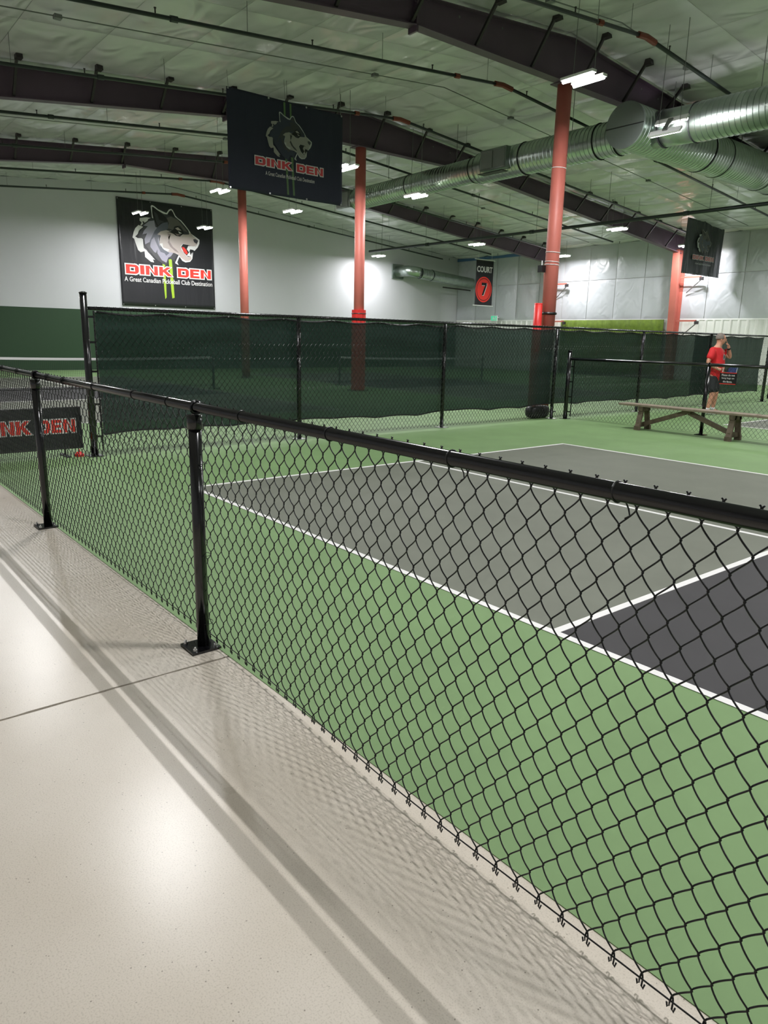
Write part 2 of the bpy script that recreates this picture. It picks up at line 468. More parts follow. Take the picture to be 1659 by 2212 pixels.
# ================================================================== steel frame
POS = {-3.53: 'nearest to the viewer', -10.39: 'behind the hanging navy banner', -17.25: 'nearest to the white end wall'}
for X in RAFT[1:]:
    t = thing('rafter_beam', (X, Y_RIDGE, raft_bot(Y_RIDGE)), 'dark maroon steel roof rafter, the one ' + POS[X], 'beam', 'roof rafters')
    ys = [-7.2, 0, 5.85, 10.0, 14.15, 20, 26.9]
    mb = MB(); vs = []
    for y in ys: vs += [(X - .006, y, raft_bot(y)), (X - .006, y, raft_top(y)), (X + .006, y, raft_bot(y)), (X + .006, y, raft_top(y))]
    fs = []
    for i in range(len(ys) - 1):
        a, b = 4 * i, 4 * i + 4
        fs += [(a, b, b + 1, a + 1), (a + 2, a + 3, b + 3, b + 2)]
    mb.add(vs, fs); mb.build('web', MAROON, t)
    for nm, f_, dz in (('bottom_flange', raft_bot, 0), ('top_flange', raft_top, -.016)):
        mb = MB(); vs = []
        for y in ys:
            z = f_(y) + dz
            vs += [(X - .11, y, z), (X + .11, y, z), (X + .11, y, z + .016), (X - .11, y, z + .016)]
        fs = []
        for i in range(len(ys) - 1):
            a, b = 4 * i, 4 * i + 4
            fs += [(a, a + 1, b + 1, b), (a + 1, a + 2, b + 2, b + 1), (a + 2, a + 3, b + 3, b + 2), (a + 3, a, b, b + 3)]
        fs += [(3, 2, 1, 0), (4 * len(ys) - 4, 4 * len(ys) - 3, 4 * len(ys) - 2, 4 * len(ys) - 1)]
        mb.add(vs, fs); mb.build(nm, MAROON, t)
    for y in (5.85, 14.15):
        sp = MB().box((X - .11, y - .02, raft_bot(y) - .09), (X + .11, y + .02, raft_top(y) - .02)).build('splice_plate', MAROON, t)
        for zz in (.06, .16, -.06, -.16):
            zc = (raft_bot(y) + raft_top(y)) / 2 + zz * 2
            if raft_bot(y) < zc < raft_top(y) - .05:
                MB().tube([(X + .07, y - .03, zc), (X + .07, y + .03, zc)], .014, 6).build('bolt', ZINC, sp)
    for k in range(-8, 12):
        y = Y_RIDGE + PUR * k + .35
        if not -2.5 < y < 26.6: continue
        zb, zt = raft_bot(y) + .05, roof(y) + .03
        br = MB().bar((X + .05, y, zb), (X + .62, y, zt), .05, .05, (0, 1, 0)).build('flange_brace', DARK, t)
        MB().prism([(-.02, -.15), (.16, -.15), (.11, 0.02), (.03, .02)], (X + .52, y - .04, zt), (1, 0, 0), (0, 0, 1), -.12).build('purlin_clip', DARK, br)
    for y in (6.9, 8.0, 12.6, 13.3):
        MB().tube([(X + .0065, y, raft_top(y) - .13), (X + .009, y, raft_top(y) - .13)], .022, 8).build('web_hole', ROD, t)

CPOS = {-3.53: 'thick red steel support column nearest the viewer with white cable bands', -10.39: 'red steel support column rising beside the hanging navy banner', -17.25: 'slim distant red steel column below the hanging navy banner'}
for X in RAFT[1:]:
    t = thing('support_column', (X, 9.93, 0), CPOS[X], 'column', 'round support columns')
    zt = 6.6
    MB().tube([(X, 9.93, .02), (X, 9.93, zt - .02)], .148, 24).build('shaft', REDST, t, smooth=True)
    MB().box((X - .22, 9.71, 0.003), (X + .22, 10.15, .023)).build('base_plate', DARK, t)
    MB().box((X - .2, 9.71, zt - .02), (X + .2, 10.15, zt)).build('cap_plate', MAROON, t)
    if X == RAFT[1]:
        MB().ring((X, 9.93, 2.12), (0, 0, 1), .150, .03, 24).build('strap', P_BLACK, t)
        for z in (5.02, 3.37, 3.18, 3.12):
            MB().ring((X, 9.93, z), (0.05, .05, 1), .152, .007, 20).build('cable_band', WHITEP, t)
# red pads at column feet
t = thing('column_pad', (RAFT[2], 9.93, 0), 'red padding wrapped around the foot of the middle support column', 'padding')
MB().tube([(RAFT[2], 9.93, .024), (RAFT[2], 9.93, 2.3)], .205, 20).build('pad', REDPAD, t, smooth=False)
MB().ring((RAFT[2], 9.93, 2.2), (0, 0, 1), .205, .012, 20).build('strap', P_BLACK, t)
x, y = RAFT[1] - .02, 9.93 - .33
t = thing('red_pad_roll', (x, y, .004), 'red rolled pad standing upright against the nearest support column', 'padding')
MB().tube([(x, y, .004), (x, y, 1.6), (x, y, 2.32)], [.09, .095, .085], 14).build('roll', REDPAD, t, smooth=True)
MB().ring((x, y, 2.30), (0, 0, 1), .080, .008, 16).build('rim', P_RED, t)
x, y = RAFT[1] - .06, 9.93 - .17
t = thing('wall_speaker', (x, y, 2.95), 'small black device clamped to the nearest support column', 'speaker')
MB().box((x - .1, y - .1, 2.96), (x + .02, y + .02, 3.1)).build('body', P_BLACK, t)
MB().tube([(x - .04, y - .04, 3.1), (x - .04, y - .04, 3.2)], .012, 6).build('bracket', WHITEP, t)

# wall columns on the far wall
WPOS = {-10.39: 'red steel wall column beside the charcoal hanging banner', -17.25: 'red steel wall column partly behind the nearest support column'}
for X in RAFT[2:]:
    t = thing('wall_column', (X, 27.0, 0), WPOS[X], 'column', 'tapered wall columns')
    def yin(z): return 26.93 - .30 * z / 5.4
    mb = MB(); vs = []
    for z in (0.003, 5.42): vs += [(X - .006, yin(z), z), (X + .006, yin(z), z), (X + .006, 27.24, z), (X - .006, 27.24, z)]
    mb.add(vs, [(0, 1, 5, 4), (1, 2, 6, 5), (2, 3, 7, 6), (3, 0, 4, 7), (0, 3, 2, 1), (4, 5, 6, 7)]).build('web', REDST, t)
    mb = MB(); vs = []
    for z in (0.003, 5.42): vs += [(X - .15, yin(z) - .016, z), (X + .15, yin(z) - .016, z), (X + .15, yin(z), z), (X - .15, yin(z), z)]
    mb.add(vs, [(0, 1, 5, 4), (1, 2, 6, 5), (2, 3, 7, 6), (3, 0, 4, 7), (0, 3, 2, 1), (4, 5, 6, 7)]).build('inner_flange', REDST, t)
    MB().box((X - .15, 27.22, .003), (X + .15, 27.236, 5.9)).build('outer_flange', REDST, t)
    MB().box((X - .012, 26.5, 5.42), (X + .012, 27.2, 5.95)).build('haunch_plate', MAROON, t)
    for z in (4.3, 2.52):
        g_ = MB().bar((X + .15, 26.95, z), (X + 1.05, 26.95, z), .07, .07).build('girt_stub', REDST, t)
        MB().bar((X + 1.0, 26.95, z - .08), (X + 1.15, 26.95, z - .08), .1, .13).build('end_clip', DARK, g_)
        MB().bar((X + 1.05, 26.97, z - .12), (X + .35, 27.16, z - .62), .03, .03).build('girt_brace', ROD, g_)

# lime green curtain under the blankets
def cfn(u, v):
    x = -16.45 + 5.6 * u
    return (x, 27.05 + .05 * math.sin(u * 60) * (1 - .4 * v) + .03 * math.sin(u * 23 + 1), .08 + 2.5 * v)
cu = MB().grid(cfn, 120, 8).build('curtain', LIME, at=(-13.6, 27.05, 0.02), smooth=True)
sm = cu.modifiers.new('thickness', 'SOLIDIFY'); sm.thickness = .01
tag(cu, 'lime green curtain hanging low on the far wall between two red wall columns', 'curtain')

# ================================================================== lamps
def lamp(x, y, z, label, tilt=0.0, power=1.0):
    ct, st_ = math.cos(tilt), math.sin(tilt)
    def tl(mb):
        mb.v = [(a, y + (b - y) * ct - (c - z) * st_, z + (b - y) * st_ + (c - z) * ct) for a, b, c in mb.v]
        return mb
    t = thing('ceiling_light', (x, y, z), label, 'light', 'twin-tube ceiling lights')
    for s in (-1, 1):
        yc = y + s * .15
        tl(MB().box((x - .33, yc - .06, z + .012), (x + .33, yc + .06, z + .055))).build('tube_housing', WHITEP, t)
        tl(MB().tube([(x - .31, yc, z), (x + .31, yc, z)], .034, 8)).build('tube', TUBE, t)
        ld = bpy.data.lights.new('tube_glow', 'AREA')
        ld.shape = 'RECTANGLE'; ld.size = .34; ld.size_y = .03
        ld.energy = LAMP_W * power; ld.color = (0.985, 0.985, 1.0)
        lo = bpy.data.objects.new('tube_glow', ld)
        COL.objects.link(lo); lo.parent = t; lo.location = (0, s * .15 * ct + .045 * st_, s * .15 * st_ - .045 * ct); lo.rotation_euler = (tilt, 0, 0)
    tl(MB().box((x - .05, y - .15, z + .056), (x + .05, y + .15, z + .085))).build('cross_bracket', ROD, t)
    zc = roof(y) - .03
    for dx in (-.22, .22):
        MB().tube([(x + dx, y, z + .05), (x + dx * .9, y, zc)], .006, 5).build('hanger_wire', ROD, t)
LAMPS = [(-1.76, 8.20, 5.90, 'bright twin-tube light in front of the top of the nearest red column'),
 (-9.01, 8.40, 5.65, 'bright light just past the right edge of the hanging navy banner'),
 (-15.36, 8.15, 5.90, 'pair of bright tubes just left of the hanging navy banner'),
 (-21.16, 7.79, 5.85, 'left of the two lights in front of the wolf banner on the end wall'),
 (-9.95, 11.60, 5.52, 'bright twin-tube light below the long round duct'),
 (-15.55, 10.93, 5.65, 'bright light below the bottom edge of the hanging navy banner'),
 (-21.66, 10.6, 5.68, 'right of the two lights in front of the wolf banner on the end wall'),
 (-1.64, 10.80, 5.60, 'twin-tube light hanging against the duct branch at upper right', math.radians(52), .45),
 (-16.02, 20.40, 5.50, 'distant light above the round red number banner'),
 (-9.31, 20.64, 5.50, 'distant light left of the charcoal hanging banner'),
 (-22.79, 20.42, 5.50, 'small light close to the end wall above the wall duct'),
 (-15.65, 25.77, 5.45, 'small light partly hidden behind the nearest red column'),
 (-9.6, 26.1, 5.45, 'light hidden behind the charcoal hanging banner')]
for a in LAMPS: lamp(*a)
OFF = 'twin-tube ceiling light of the same kind beyond the edge of the picture'
for a in ((5.1, .3, 5.6), (-1.8, .3, 5.6), (-8.9, .3, 5.6), (-15.8, .3, 5.6), (5.1, 8.2, 5.9), (5.1, 11, 5.6), (12, .3, 5.6), (12, 8.2, 5.9),
          (-2.4, 20.5, 5.5), (4.5, 20.5, 5.5), (-2.4, 26, 5.45)): lamp(*a, OFF)

# ================================================================== sprinkler pipes
def pz(y): return 7.0 - .0875 * abs(y - Y_RIDGE)
PL = {-1.8: 'passing over the duct branch at upper right', -5.3: 'between the two nearest rafters', -8.8: 'running just behind the hanging navy banner', -12.3: 'just beyond the rafter behind the navy banner',
      -15.8: 'in front of the end wall rafter', -19.3: 'just beyond the rafter nearest the end wall', -22.8: 'closest to the white end wall'}
for X, where in PL.items():
    t = thing('sprinkler_pipe', (X, Y_RIDGE, pz(Y_RIDGE)), 'thin dark sprinkler pipe under the ceiling, ' + where, 'pipe', 'sprinkler branch pipes')
    y0, y1 = -6.5, 24.8
    MB().tube([(X, y0, pz(y0)), (X, Y_RIDGE, pz(Y_RIDGE))], .034, 8).build('pipe', PIPE, t, smooth=True)
    MB().tube([(X, Y_RIDGE, pz(Y_RIDGE)), (X, y1, pz(y1))], .034, 8).build('pipe', PIPE, t, smooth=True)
    MB().tube([(X, 9.75, pz(9.75)), (X, Y_RIDGE, pz(Y_RIDGE)), (X, 10.3, pz(10.3))], .055, 8).build('ridge_coupling', COUPL, t)
    for y in (2.4, 8.6, 16.3): MB().tube([(X, y - .06, pz(y - .06)), (X, y + .06, pz(y + .06))], .05, 8).build('coupling', COUPL if y == 8.6 else PIPE, t)
    for k in range(11):
        y = -5 + 2.9 * k
        MB().tube([(X, y, pz(y) + .03), (X, y, roof(y))], .005, 5).build('hanger_rod', ROD, t)
        hy = y + 1.3
        hd = MB().tube([(X, hy, pz(hy) + .02), (X, hy, pz(hy) + .1)], .012, 6)
        hd.tube([(X, hy, pz(hy) + .1), (X, hy, pz(hy) + .112)], .022, 8)
        hd.build('sprinkler_head', DARK, t)
t = thing('sprinkler_main', (-12, 18, 5.3), 'straight black sprinkler main crossing below the rafters on the right', 'pipe')
MB().tube([(-20.4, 18, 5.33), (3, 18, 5.24)], .055, 10).build('pipe', PIPE, t, smooth=True)
for k in range(8):
    x = -19.5 + 2.9 * k + (.5 if k == 5 else 0)
    MB().tube([(x, 18, 5.3), (x, 18, roof(18))], .007, 5).build('hanger_rod', ROD, t)
for x in (-16.5, -11, -5.2): MB().tube([(x - .08, 18, 5.33 - .0038 * (x + 20.4)), (x + .08, 18, 5.33 - .0038 * (x + 20.4))], .07, 10).build('coupling', PIPE, t)
# thin conduits that feed the lamps
for X, where in ((-7.2, 'above the hanging navy banner'), (-14.4, 'behind the middle rafter'), (-2.35, 'near the two lights at upper right')):
    t = thing('light_conduit', (X, Y_RIDGE, roof(Y_RIDGE) - .12), 'thin grey light conduit under the ceiling ' + where, 'conduit', 'light conduits')
    MB().tube([(X, -6, roof(-6) - .14), (X, Y_RIDGE, roof(Y_RIDGE) - .14), (X, 26, roof(26) - .14)], .011, 6).build('conduit', ROD, t)
    for y in (1.2, 7.9, 12.4, 19): MB().box((X - .06, y - .06, roof(y) - .18), (X + .06, y + .06, roof(y) - .12)).build('junction_box', GRILLE, t)

# ================================================================== round ducts
def ribbed(mb, a, b, r, pitch=.115, n=28, rib=.011):
    a = Vector(a); b = Vector(b); L = (b - a).length
    k = max(1, int(L / pitch)); pts = []; rs = []
    for i in range(k):
        for f_, dr in ((0, 0), (.82, 0), (.87, rib), (.95, rib)):
            pts.append(a + (b - a) * ((i + f_) / k)); rs.append(r + dr)
    pts.append(b); rs.append(r)
    mb.tube(pts, rs, n, caps=True)
    return mb
DX, DZ, DY = -3.05, 6.02, 12.15
t = thing('spiral_duct', (DX, DY, DZ), 'large galvanised spiral ventilation duct with a capped tee under the ridge', 'duct')
h = ribbed(MB(), (DX, 11.45, DZ), (DX, 26.2, DZ), .45, .125, 32).build('header', GALV, t, smooth=True); smooth_angle(h, 25)
MB().tube([(DX, 11.40, DZ), (DX, 11.45, DZ)], .462, 32).build('end_cap', mat('duct_end_cap', srgb(128, 136, 132), rough=.42, metal=.6), t)
MB().bar((DX - .455, 11.395, DZ - .02), (DX + .455, 11.395, DZ - .02), .01, .018).build('cap_seam', GALVD, t)
b1 = ribbed(MB(), (DX - .3, DY, DZ), (-7.9, DY, DZ), .37).build('branch', GALV, t, smooth=True); smooth_angle(b1, 25)
b2 = ribbed(MB(), (-7.9, DY, DZ), (-13.55, DY, DZ - .09), .31).build('branch', GALV, t, smooth=True); smooth_angle(b2, 25)
MB().tube([(DX + .3, DY, DZ - .02), (DX + 1.25, DY, DZ - .05)], .365, 32).build('branch_collar', GALV, t, smooth=True)
b3 = ribbed(MB(), (DX + 1.25, DY, DZ - .05), (6.5, DY, DZ - .12), .375).build('branch', GALV, t, smooth=True); smooth_angle(b3, 25)
for (x, r, z) in ((-3.62, .385, DZ), (-4.15, .385, DZ), (-6.35, .385, DZ), (-7.9, .375, DZ), (-8.15, .325, DZ), (-10.8, .325, DZ - .05), (DX + .5, .375, DZ - .03), (DX + 1.22, .385, DZ - .05), (-13.2, .322, DZ - .09)):
    MB().ring((x, DY, z), (1, 0, 0), r - .004, .014, 32).build('joint_band', GALVD, t)
for y in (14.5, 15.35, 17.6, 18.4): MB().ring((DX, y, DZ), (0, 1, 0), .458, .014, 32).build('joint_band', GALVD, t)
gr = MB().box((-7.5, 11.66, 5.80), (-6.62, 11.83, 6.30)).build('side_grille', GALV, t)
for k in range(2):
    x0 = -7.46 + k * .42
    p_ = MB().box((x0, 11.645, 5.84), (x0 + .39, 11.66, 6.26)).build('grille_panel', GRILLE, gr)
MB().box((-6.68, 11.6, 5.72), (-7.5, 11.83, 5.74)).build('damper_arm', GALVD, gr)
gb = MB().box((-14.3, 11.85, 5.66), (-13.5, 12.45, 6.2)).build('end_plenum', GALV, t)
MB().box((-14.26, 11.84, 5.7), (-13.62, 11.85, 6.16)).build('grille_panel', GRILLE, gb)
for x in (-5.0, -8.9, -11.9, -.6, 1.5): MB().tube([(x, DY, DZ + .3), (x, DY, roof(DY))], .008, 5).build('hanger_rod', ROD, t)
for y in (13.2, 16.5): MB().tube([(DX, y, DZ + .4), (DX, y, roof(y))], .008, 5).build('hanger_rod', ROD, t)
# wall duct in the far corner
t = thing('wall_duct', (-23.9, 22.7, 4.98), 'short galvanised duct elbow leaving the end wall in the far corner', 'duct')
MB().box((-24.09, 22.35, 4.62), (-24.0, 23.1, 5.36)).build('wall_plate', GALV, t)
el = MB()
pts = [(-24.0, 22.7, 4.98), (-23.3, 22.7, 4.98)] + [(-23.3 + .5 * math.sin(a), 22.7 + .5 * (1 - math.cos(a)), 4.98 - .02 * i) for i, a in enumerate([math.pi / 2 * q / 5 for q in range(1, 6)])]
el.tube(pts, .27, 20); el.build('elbow', GALV, t, smooth=True)
wd_ = ribbed(MB(), (-22.8, 23.2, 4.88), (-22.8, 27.05, 4.6), .27, .12, 20).build('duct_run', GALV, t, smooth=True); smooth_angle(wd_, 25)
for y in (23.2, 24.0): MB().ring((-22.8, y, 4.88 - .07 * (y - 23.2)), (0, 1, -.07), .277, .014, 20).build('joint_band', GALVD, t)
MB().bar((-22.9, 25.0, 4.28), (-22.9, 27.1, 4.22), .06, .06).build('support_arm', DARK, t)

# ================================================================== chain link fences
def picket_path(A, d, pzv, z0, z1, npp, phase, flip):
    """one woven wire: flattened helix running upwards"""
    pts = []
    n = int(round((z1 - z0) / pzv * npp))
    for i in range(n + 1):
        z = z0 + (z1 - z0) * i / n
        t = 2 * math.pi * (z - z0) / pzv + phase
        tri = 2 / math.pi * math.asin(math.sin(t) * .985)
        x = A * (.9 * tri + .1 * math.sin(t))
        y = d * math.cos(t)
        pts.append((x, y, z))
    return pts
# ---- the low fence along the walkway
FY = -1.545
RZ = 1.194
fence = thing('chain_link_fence', (2.2, FY, 0), 'low black chain link fence with round top rail along the concrete walkway', 'fence')
FX0, FX1 = -2.2, 6.8
MB().tube([(FX0, FY, RZ), (FX1, FY, RZ)], .0218, 20).build('top_rail', BLACK, fence, smooth=True)
for x in (-2.06, .81, 3.66, 6.55):
    ps = MB().tube([(x, FY - .01, .012), (x, FY - .01, RZ - .045)], .0305, 20).build('post', BLACK, fence, smooth=True)
    MB().tube([(x, FY - .01, RZ - .10), (x, FY - .01, RZ - .035)], .036, 20).build('loop_cap', BLACK, ps, smooth=True)
    MB().ring((x, FY, RZ), (1, 0, 0), .028, .007, 20).build('cap_eye', BLACK, ps)
    bp = MB().box((x - .075, FY - .10, 0), (x + .075, FY + .05, .012)).build('base_plate', BLACK, ps)
    for dx, dy in ((-.055, -.08), (.055, -.08), (.055, .03), (-.055, .03)):
        b_ = MB().tube([(x + dx, FY + dy, .012), (x + dx, FY + dy, .024)], .011, 6)
        b_.tube([(x + dx, FY + dy, .024), (x + dx, FY + dy, .034)], .005, 6)
        b_.build('anchor_bolt', ZINC, ps)
    for z in (.13, .48, .93): MB().ring((x, FY + .005, z), (.03, 0, 1), .036, .0017, 18, 4).build('post_tie', WIRE, ps)
for x in (-1.5, -.9, -.3, .25, 1.15, 1.55, 2.2, 2.88, 3.35, 4.11, 4.75, 5.36, 5.9, 6.45):
    tw = MB().ring((x, FY, RZ), (1, 0, .12), .0245, .0023, 18, 5)
    tw.tube([(x, FY + .024, RZ - .012), (x + .004, FY + .045, RZ - .045), (x + .012, FY + .04, RZ - .06), (x + .002, FY + .036, RZ - .068)], .0021, 5)
    tw.build('rail_tie', WIRE, fence)
MESH_Y = -1.493
PX_, PZ_ = .039, .0955
ZT, ZB = 1.200, .054
WR = .0023
def picket_mesh(phase):
    pts = picket_path(PX_ / 2 + .0040, .006, PZ_, ZB - ZT, 0, 14, phase, 1)
    mb = MB().tube(pts, WR, 5)
    # twisted selvage ends
    x, y, z = pts[-1]
    s = 1 if x > 0 else -1
    mb.tube([pts[-1], (x - s * .002, s * .004, z + .004), (x + s * .001, -s * .003, z + .009), (x + s * .004, -s * .001, z + .013)], WR, 5)
    x, y, z = pts[0]
    s = 1 if x > 0 else -1
    mb.tube([pts[0], (x + s * .001, s * .003, z - .014), (x + s * .003, -s * .003, z - .028), (x + s * .007, -s * .002, z - .034), (x + s * .009, 0, z - .022)], WR, 5)
    me = bpy.data.meshes.new('mesh_wire')
    me.from_pydata(mb.v, [], mb.f); me.materials.append(WIRE)
    me.polygons.foreach_set('use_smooth', [True] * len(me.polygons))
    return me
PM = [picket_mesh(math.pi / 2), picket_mesh(-math.pi / 2)]
def belly(x):
    u = min(1, max(0, (x - 3.75) / 1.75)); u = u * u * (3 - 2 * u)
    return -.088 * u - .008 * (1 - u)
k = 0
x = FX0 + .03
off = wloc(fence)
while x < FX1 - .02:
    w_ = put('mesh_wire', PM[k % 2], fence, (x - off.x, MESH_Y - off.y, ZT))
    w_.rotation_euler.x = math.asin(belly(x) / (ZT - ZB))
    x += PX_; k += 1
MB().tube([(FX0 + (FX1 - FX0) * i / 40, MESH_Y - .006 + belly(FX0 + (FX1 - FX0) * i / 40), .05) for i in range(41)], .0022, 6).build('bottom_tension_wire', WIRE, fence)

# ---- distant fences: same weave joined into one mesh
def weave(p0, p1, z0, z1, d, wr, npp, sides, px=PX_, pzv=PZ_):
    p0 = Vector(p0); p1 = Vector(p1); L = (p1 - p0).length; dr = (p1 - p0).normalized(); nr = Vector((-dr.y, dr.x, 0))
    mb = MB(); k = 0; s = 0.0
    while s < L:
        ph = math.pi / 2 if k % 2 else -math.pi / 2
        pts = [p0 + dr * (s + a) + nr * b + Vector((0, 0, z)) for a, b, z in picket_path(px / 2 + .001, d, pzv, z0, z1, npp, ph, 1)]
        mb.tube(pts, wr, sides, caps=False)
        s += px; k += 1
    return mb
def stuff(o):
    o['kind'] = 'stuff'; return o
TX = -2.43
tall = thing('chain_link_fence', (TX, 8, 0), 'tall black chain link fence with green screen across the back of the near court', 'fence')
TY0, TY1, TH = -.17, 18.3, 1.80
MB().tube([(TX, TY0, TH), (TX, TY1, TH)], .021, 10).build('top_rail', BLACK, tall, smooth=True)
for i, y in enumerate((TY0, 2.86, 5.82, 8.88, 11.95, 15.0, TY1)):
    end = i in (0, 6)
    r = .042 if end else .032
    hz_ = 1.97 if end else TH - .02
    ps = MB().tube([(TX, y, .012), (TX, y, hz_)], r, 14).build('post', BLACK, tall, smooth=True)
    if end:
        MB().tube([(TX, y, hz_), (TX, y, hz_ + .012), (TX, y, hz_ + .022)], [r + .006, r + .004, r * .5], 14).build('post_cap', BLACK, ps, smooth=True)
        s = 1 if i == 0 else -1
        MB().bar((TX + .03, y + s * .10, .08), (TX + .03, y + s * .10, TH - .03), .02, .006).build('tension_bar', BLACK, ps)
        for z in (.25, .65, 1.05, 1.4, 1.7): MB().bar((TX + .01, y + s * .03, z), (TX + .03, y + s * .11, z), .006, .025).build('tension_band', BLACK, ps)
    MB().box((TX - .09, y - .09, .003), (TX + .09, y + .09, .014)).build('base_plate', ZINC if not end else BLACK, ps)
stuff(weave((TX + .045, TY0 + .1, 0), (TX + .045, TY1 - .08, 0), .04, TH + .025, .005, .0026, 8, 4).build('chain_link_mesh', WIRE, tall))
# ---- windscreens tied behind the fence
def screen(y0, y1, x, label, seed):
    rr = random.Random(seed)
    nt_ = int((y1 - y0) / .85)
    bot = [.27 + rr.uniform(-.03, .03) for _ in range(nt_ + 2)]
    def fn(u, v):
        y = y0 + (y1 - y0) * u
        q = u * nt_; i = int(min(q, nt_ - 1)); f_ = q - i
        zb = bot[i] * (1 - f_) + bot[i + 1] * f_ + .022 * math.sin(math.pi * f_)
        zt = TH - .035 - .03 * abs(math.sin(math.pi * f_))
        bul = .035 * math.sin(u * (y1 - y0) * 1.9 + 2 * v) * math.sin(math.pi * v) + .02 * math.sin(u * (y1 - y0) * 4.3 - 3 * v)
        return (x - .03 - bul * .6, y, zb + (zt - zb) * v)
    o = MB().grid(fn, int((y1 - y0) * 10), 14).build('windscreen_fabric', SCREEN, None, smooth=True)
    t = thing('windscreen', (x, (y0 + y1) / 2, .27), label, 'windscreen', 'green windscreens')
    o.parent = t; o.location = -t.location
    nu = int((y1 - y0) * 10)
    hem = MB().tube([fn(i / nu, 0) for i in range(nu + 1)], .012, 5); hem.build('bottom_hem', P_BLACK, t)
    hem = MB().tube([fn(i / nu, 1) for i in range(nu + 1)], .014, 5); hem.build('top_hem', P_BLACK, t)
    for i in range(nt_ + 1):
        for v in (0, 1):
            c = Vector(fn(i / nt_, v)); c.x += .018
            MB().tube([c, c + Vector((.006, 0, 0))], .011, 6).build('grommet', ZINC, t)
    return t
screen(-.02, 15.1, TX - .05, 'long dark green windscreen tied to the tall fence behind the near court', 3)
screen(14.45, 18.2, TX - .10, 'shorter dark green windscreen tied to the tall fence behind the standing man', 5)
# sand bag at the foot of the tall fence
def bag(u, v):
    a = 2 * math.pi * u; b = math.pi * (v - .5)
    sq = lambda c, e: math.copysign(abs(c) ** e, c)
    return (-2.68 + .13 * sq(math.cos(b), .5) * sq(math.cos(a), .5), 8.74 + .29 * sq(math.cos(b), .5) * sq(math.sin(a), .5), .135 + .13 * sq(math.sin(b), .6))
o = MB().grid(bag, 24, 12).build('sand_bag', P_BLACK, at=(-2.66, 8.74, .005), smooth=True)
tag(o, 'black sand bag on the ground behind the tall fence by the nearest column', 'bag')

# ---- low fence between the courts
LY = 9.15
low = thing('chain_link_fence', (1, LY, 0), 'low black chain link fence behind the wooden benches', 'fence')
MB().tube([(-2.29, LY, 1.2), (4.6, LY, 1.2)], .0285, 12).build('top_rail', BLACK, low, smooth=True)
for i, x in enumerate((-2.29, .6, 3.5)):
    ps = MB().tube([(x, LY, .012), (x, LY, 1.35 if i == 0 else 1.17)], .042 if i == 0 else .0305, 14).build('post', BLACK, low, smooth=True)
    MB().box((x - .08, LY - .08, .003), (x + .08, LY + .08, .014)).build('base_plate', BLACK, ps)
    if i == 0:
        MB().tube([(x, LY, 1.35), (x, LY, 1.372)], [.048, .03], 14).build('post_cap', BLACK, ps, smooth=True)
        MB().bar((x + .1, LY + .03, .06), (x + .1, LY + .03, 1.17), .006, .02, (1, 0, 0)).build('tension_bar', BLACK, ps)
        for z in (.15, .45, .75, 1.05): MB().bar((x + .02, LY + .01, z), (x + .11, LY + .03, z), .006, .025).build('tension_band', BLACK, ps)
    else:
        MB().ring((x, LY, 1.2), (1, 0, 0), .035, .008, 16).build('cap_eye', BLACK, ps)
stuff(weave((-2.18, LY + .045, 0), (4.5, LY + .045, 0), .04, 1.2, .005, .0022, 8, 4).build('chain_link_mesh', WIRE, low))
# fence beyond the end of the tall one
far = thing('chain_link_fence', (TX, 20, 0), 'short piece of low fence past the tall end post at the right edge', 'fence')
MB().tube([(TX, 18.5, 1.28), (TX, 22, 1.28)], .024, 8).build('top_rail', BLACK, far)
for y in (19.9, 22): MB().tube([(TX, y, .01), (TX, y, 1.28)], .03, 8).build('post', BLACK, far)
stuff(weave((TX, 18.5, 0), (TX, 22, 0), .05, 1.3, .005, .0024, 6, 4).build('chain_link_mesh', ROD, far))

# ================================================================== lettering helpers
def glyphs():
    """heavy extended block letters as convex pieces, unit height"""
    G = {}
    w = .34; h_ = .26
    G['D'] = (1.12, [[(0, 0), (w, 0), (w, 1), (0, 1)], [(w, 1 - h_), (.8, 1 - h_), (.84, 1), (w, 1)], [(w, 0), (.84, 0), (.8, h_), (w, h_)],
                     [(.8, 1 - h_), (.80, .62), (1.12, .72), (1.04, .9), (.84, 1)], [(.8, h_), (.84, 0), (1.04, .1), (1.12, .28), (.80, .38)], [(.78, .38), (.8, .38), (1.12, .28), (1.12, .72), (.8, .62), (.78, .62)]])
    G['I'] = (.36, [[(0, 0), (.36, 0), (.36, 1), (0, 1)]])
    G['N'] = (1.08, [[(0, 0), (.32, 0), (.32, 1), (0, 1)], [(.76, 0), (1.08, 0), (1.08, 1), (.76, 1)], [(.76, 0), (.9, 0), (.32, 1), (.18, 1)]])
    G['K'] = (1.16, [[(0, 0), (.34, 0), (.34, 1), (0, 1)], [(.3, .38), (.5, .46), (1.1, 1), (.72, 1), (.3, .6)], [(.42, .56), (.42, .40), (.78, 0), (1.2, 0), (.62, .62)]])
    G['E'] = (.96, [[(0, 0), (.34, 0), (.34, 1), (0, 1)], [(.34, .77), (.96, .77), (.96, 1), (.34, 1)], [(.34, .39), (.88, .39), (.88, .61), (.34, .61)], [(.34, 0), (.96, 0), (.96, .23), (.34, .23)]])
    return G
GL = glyphs()
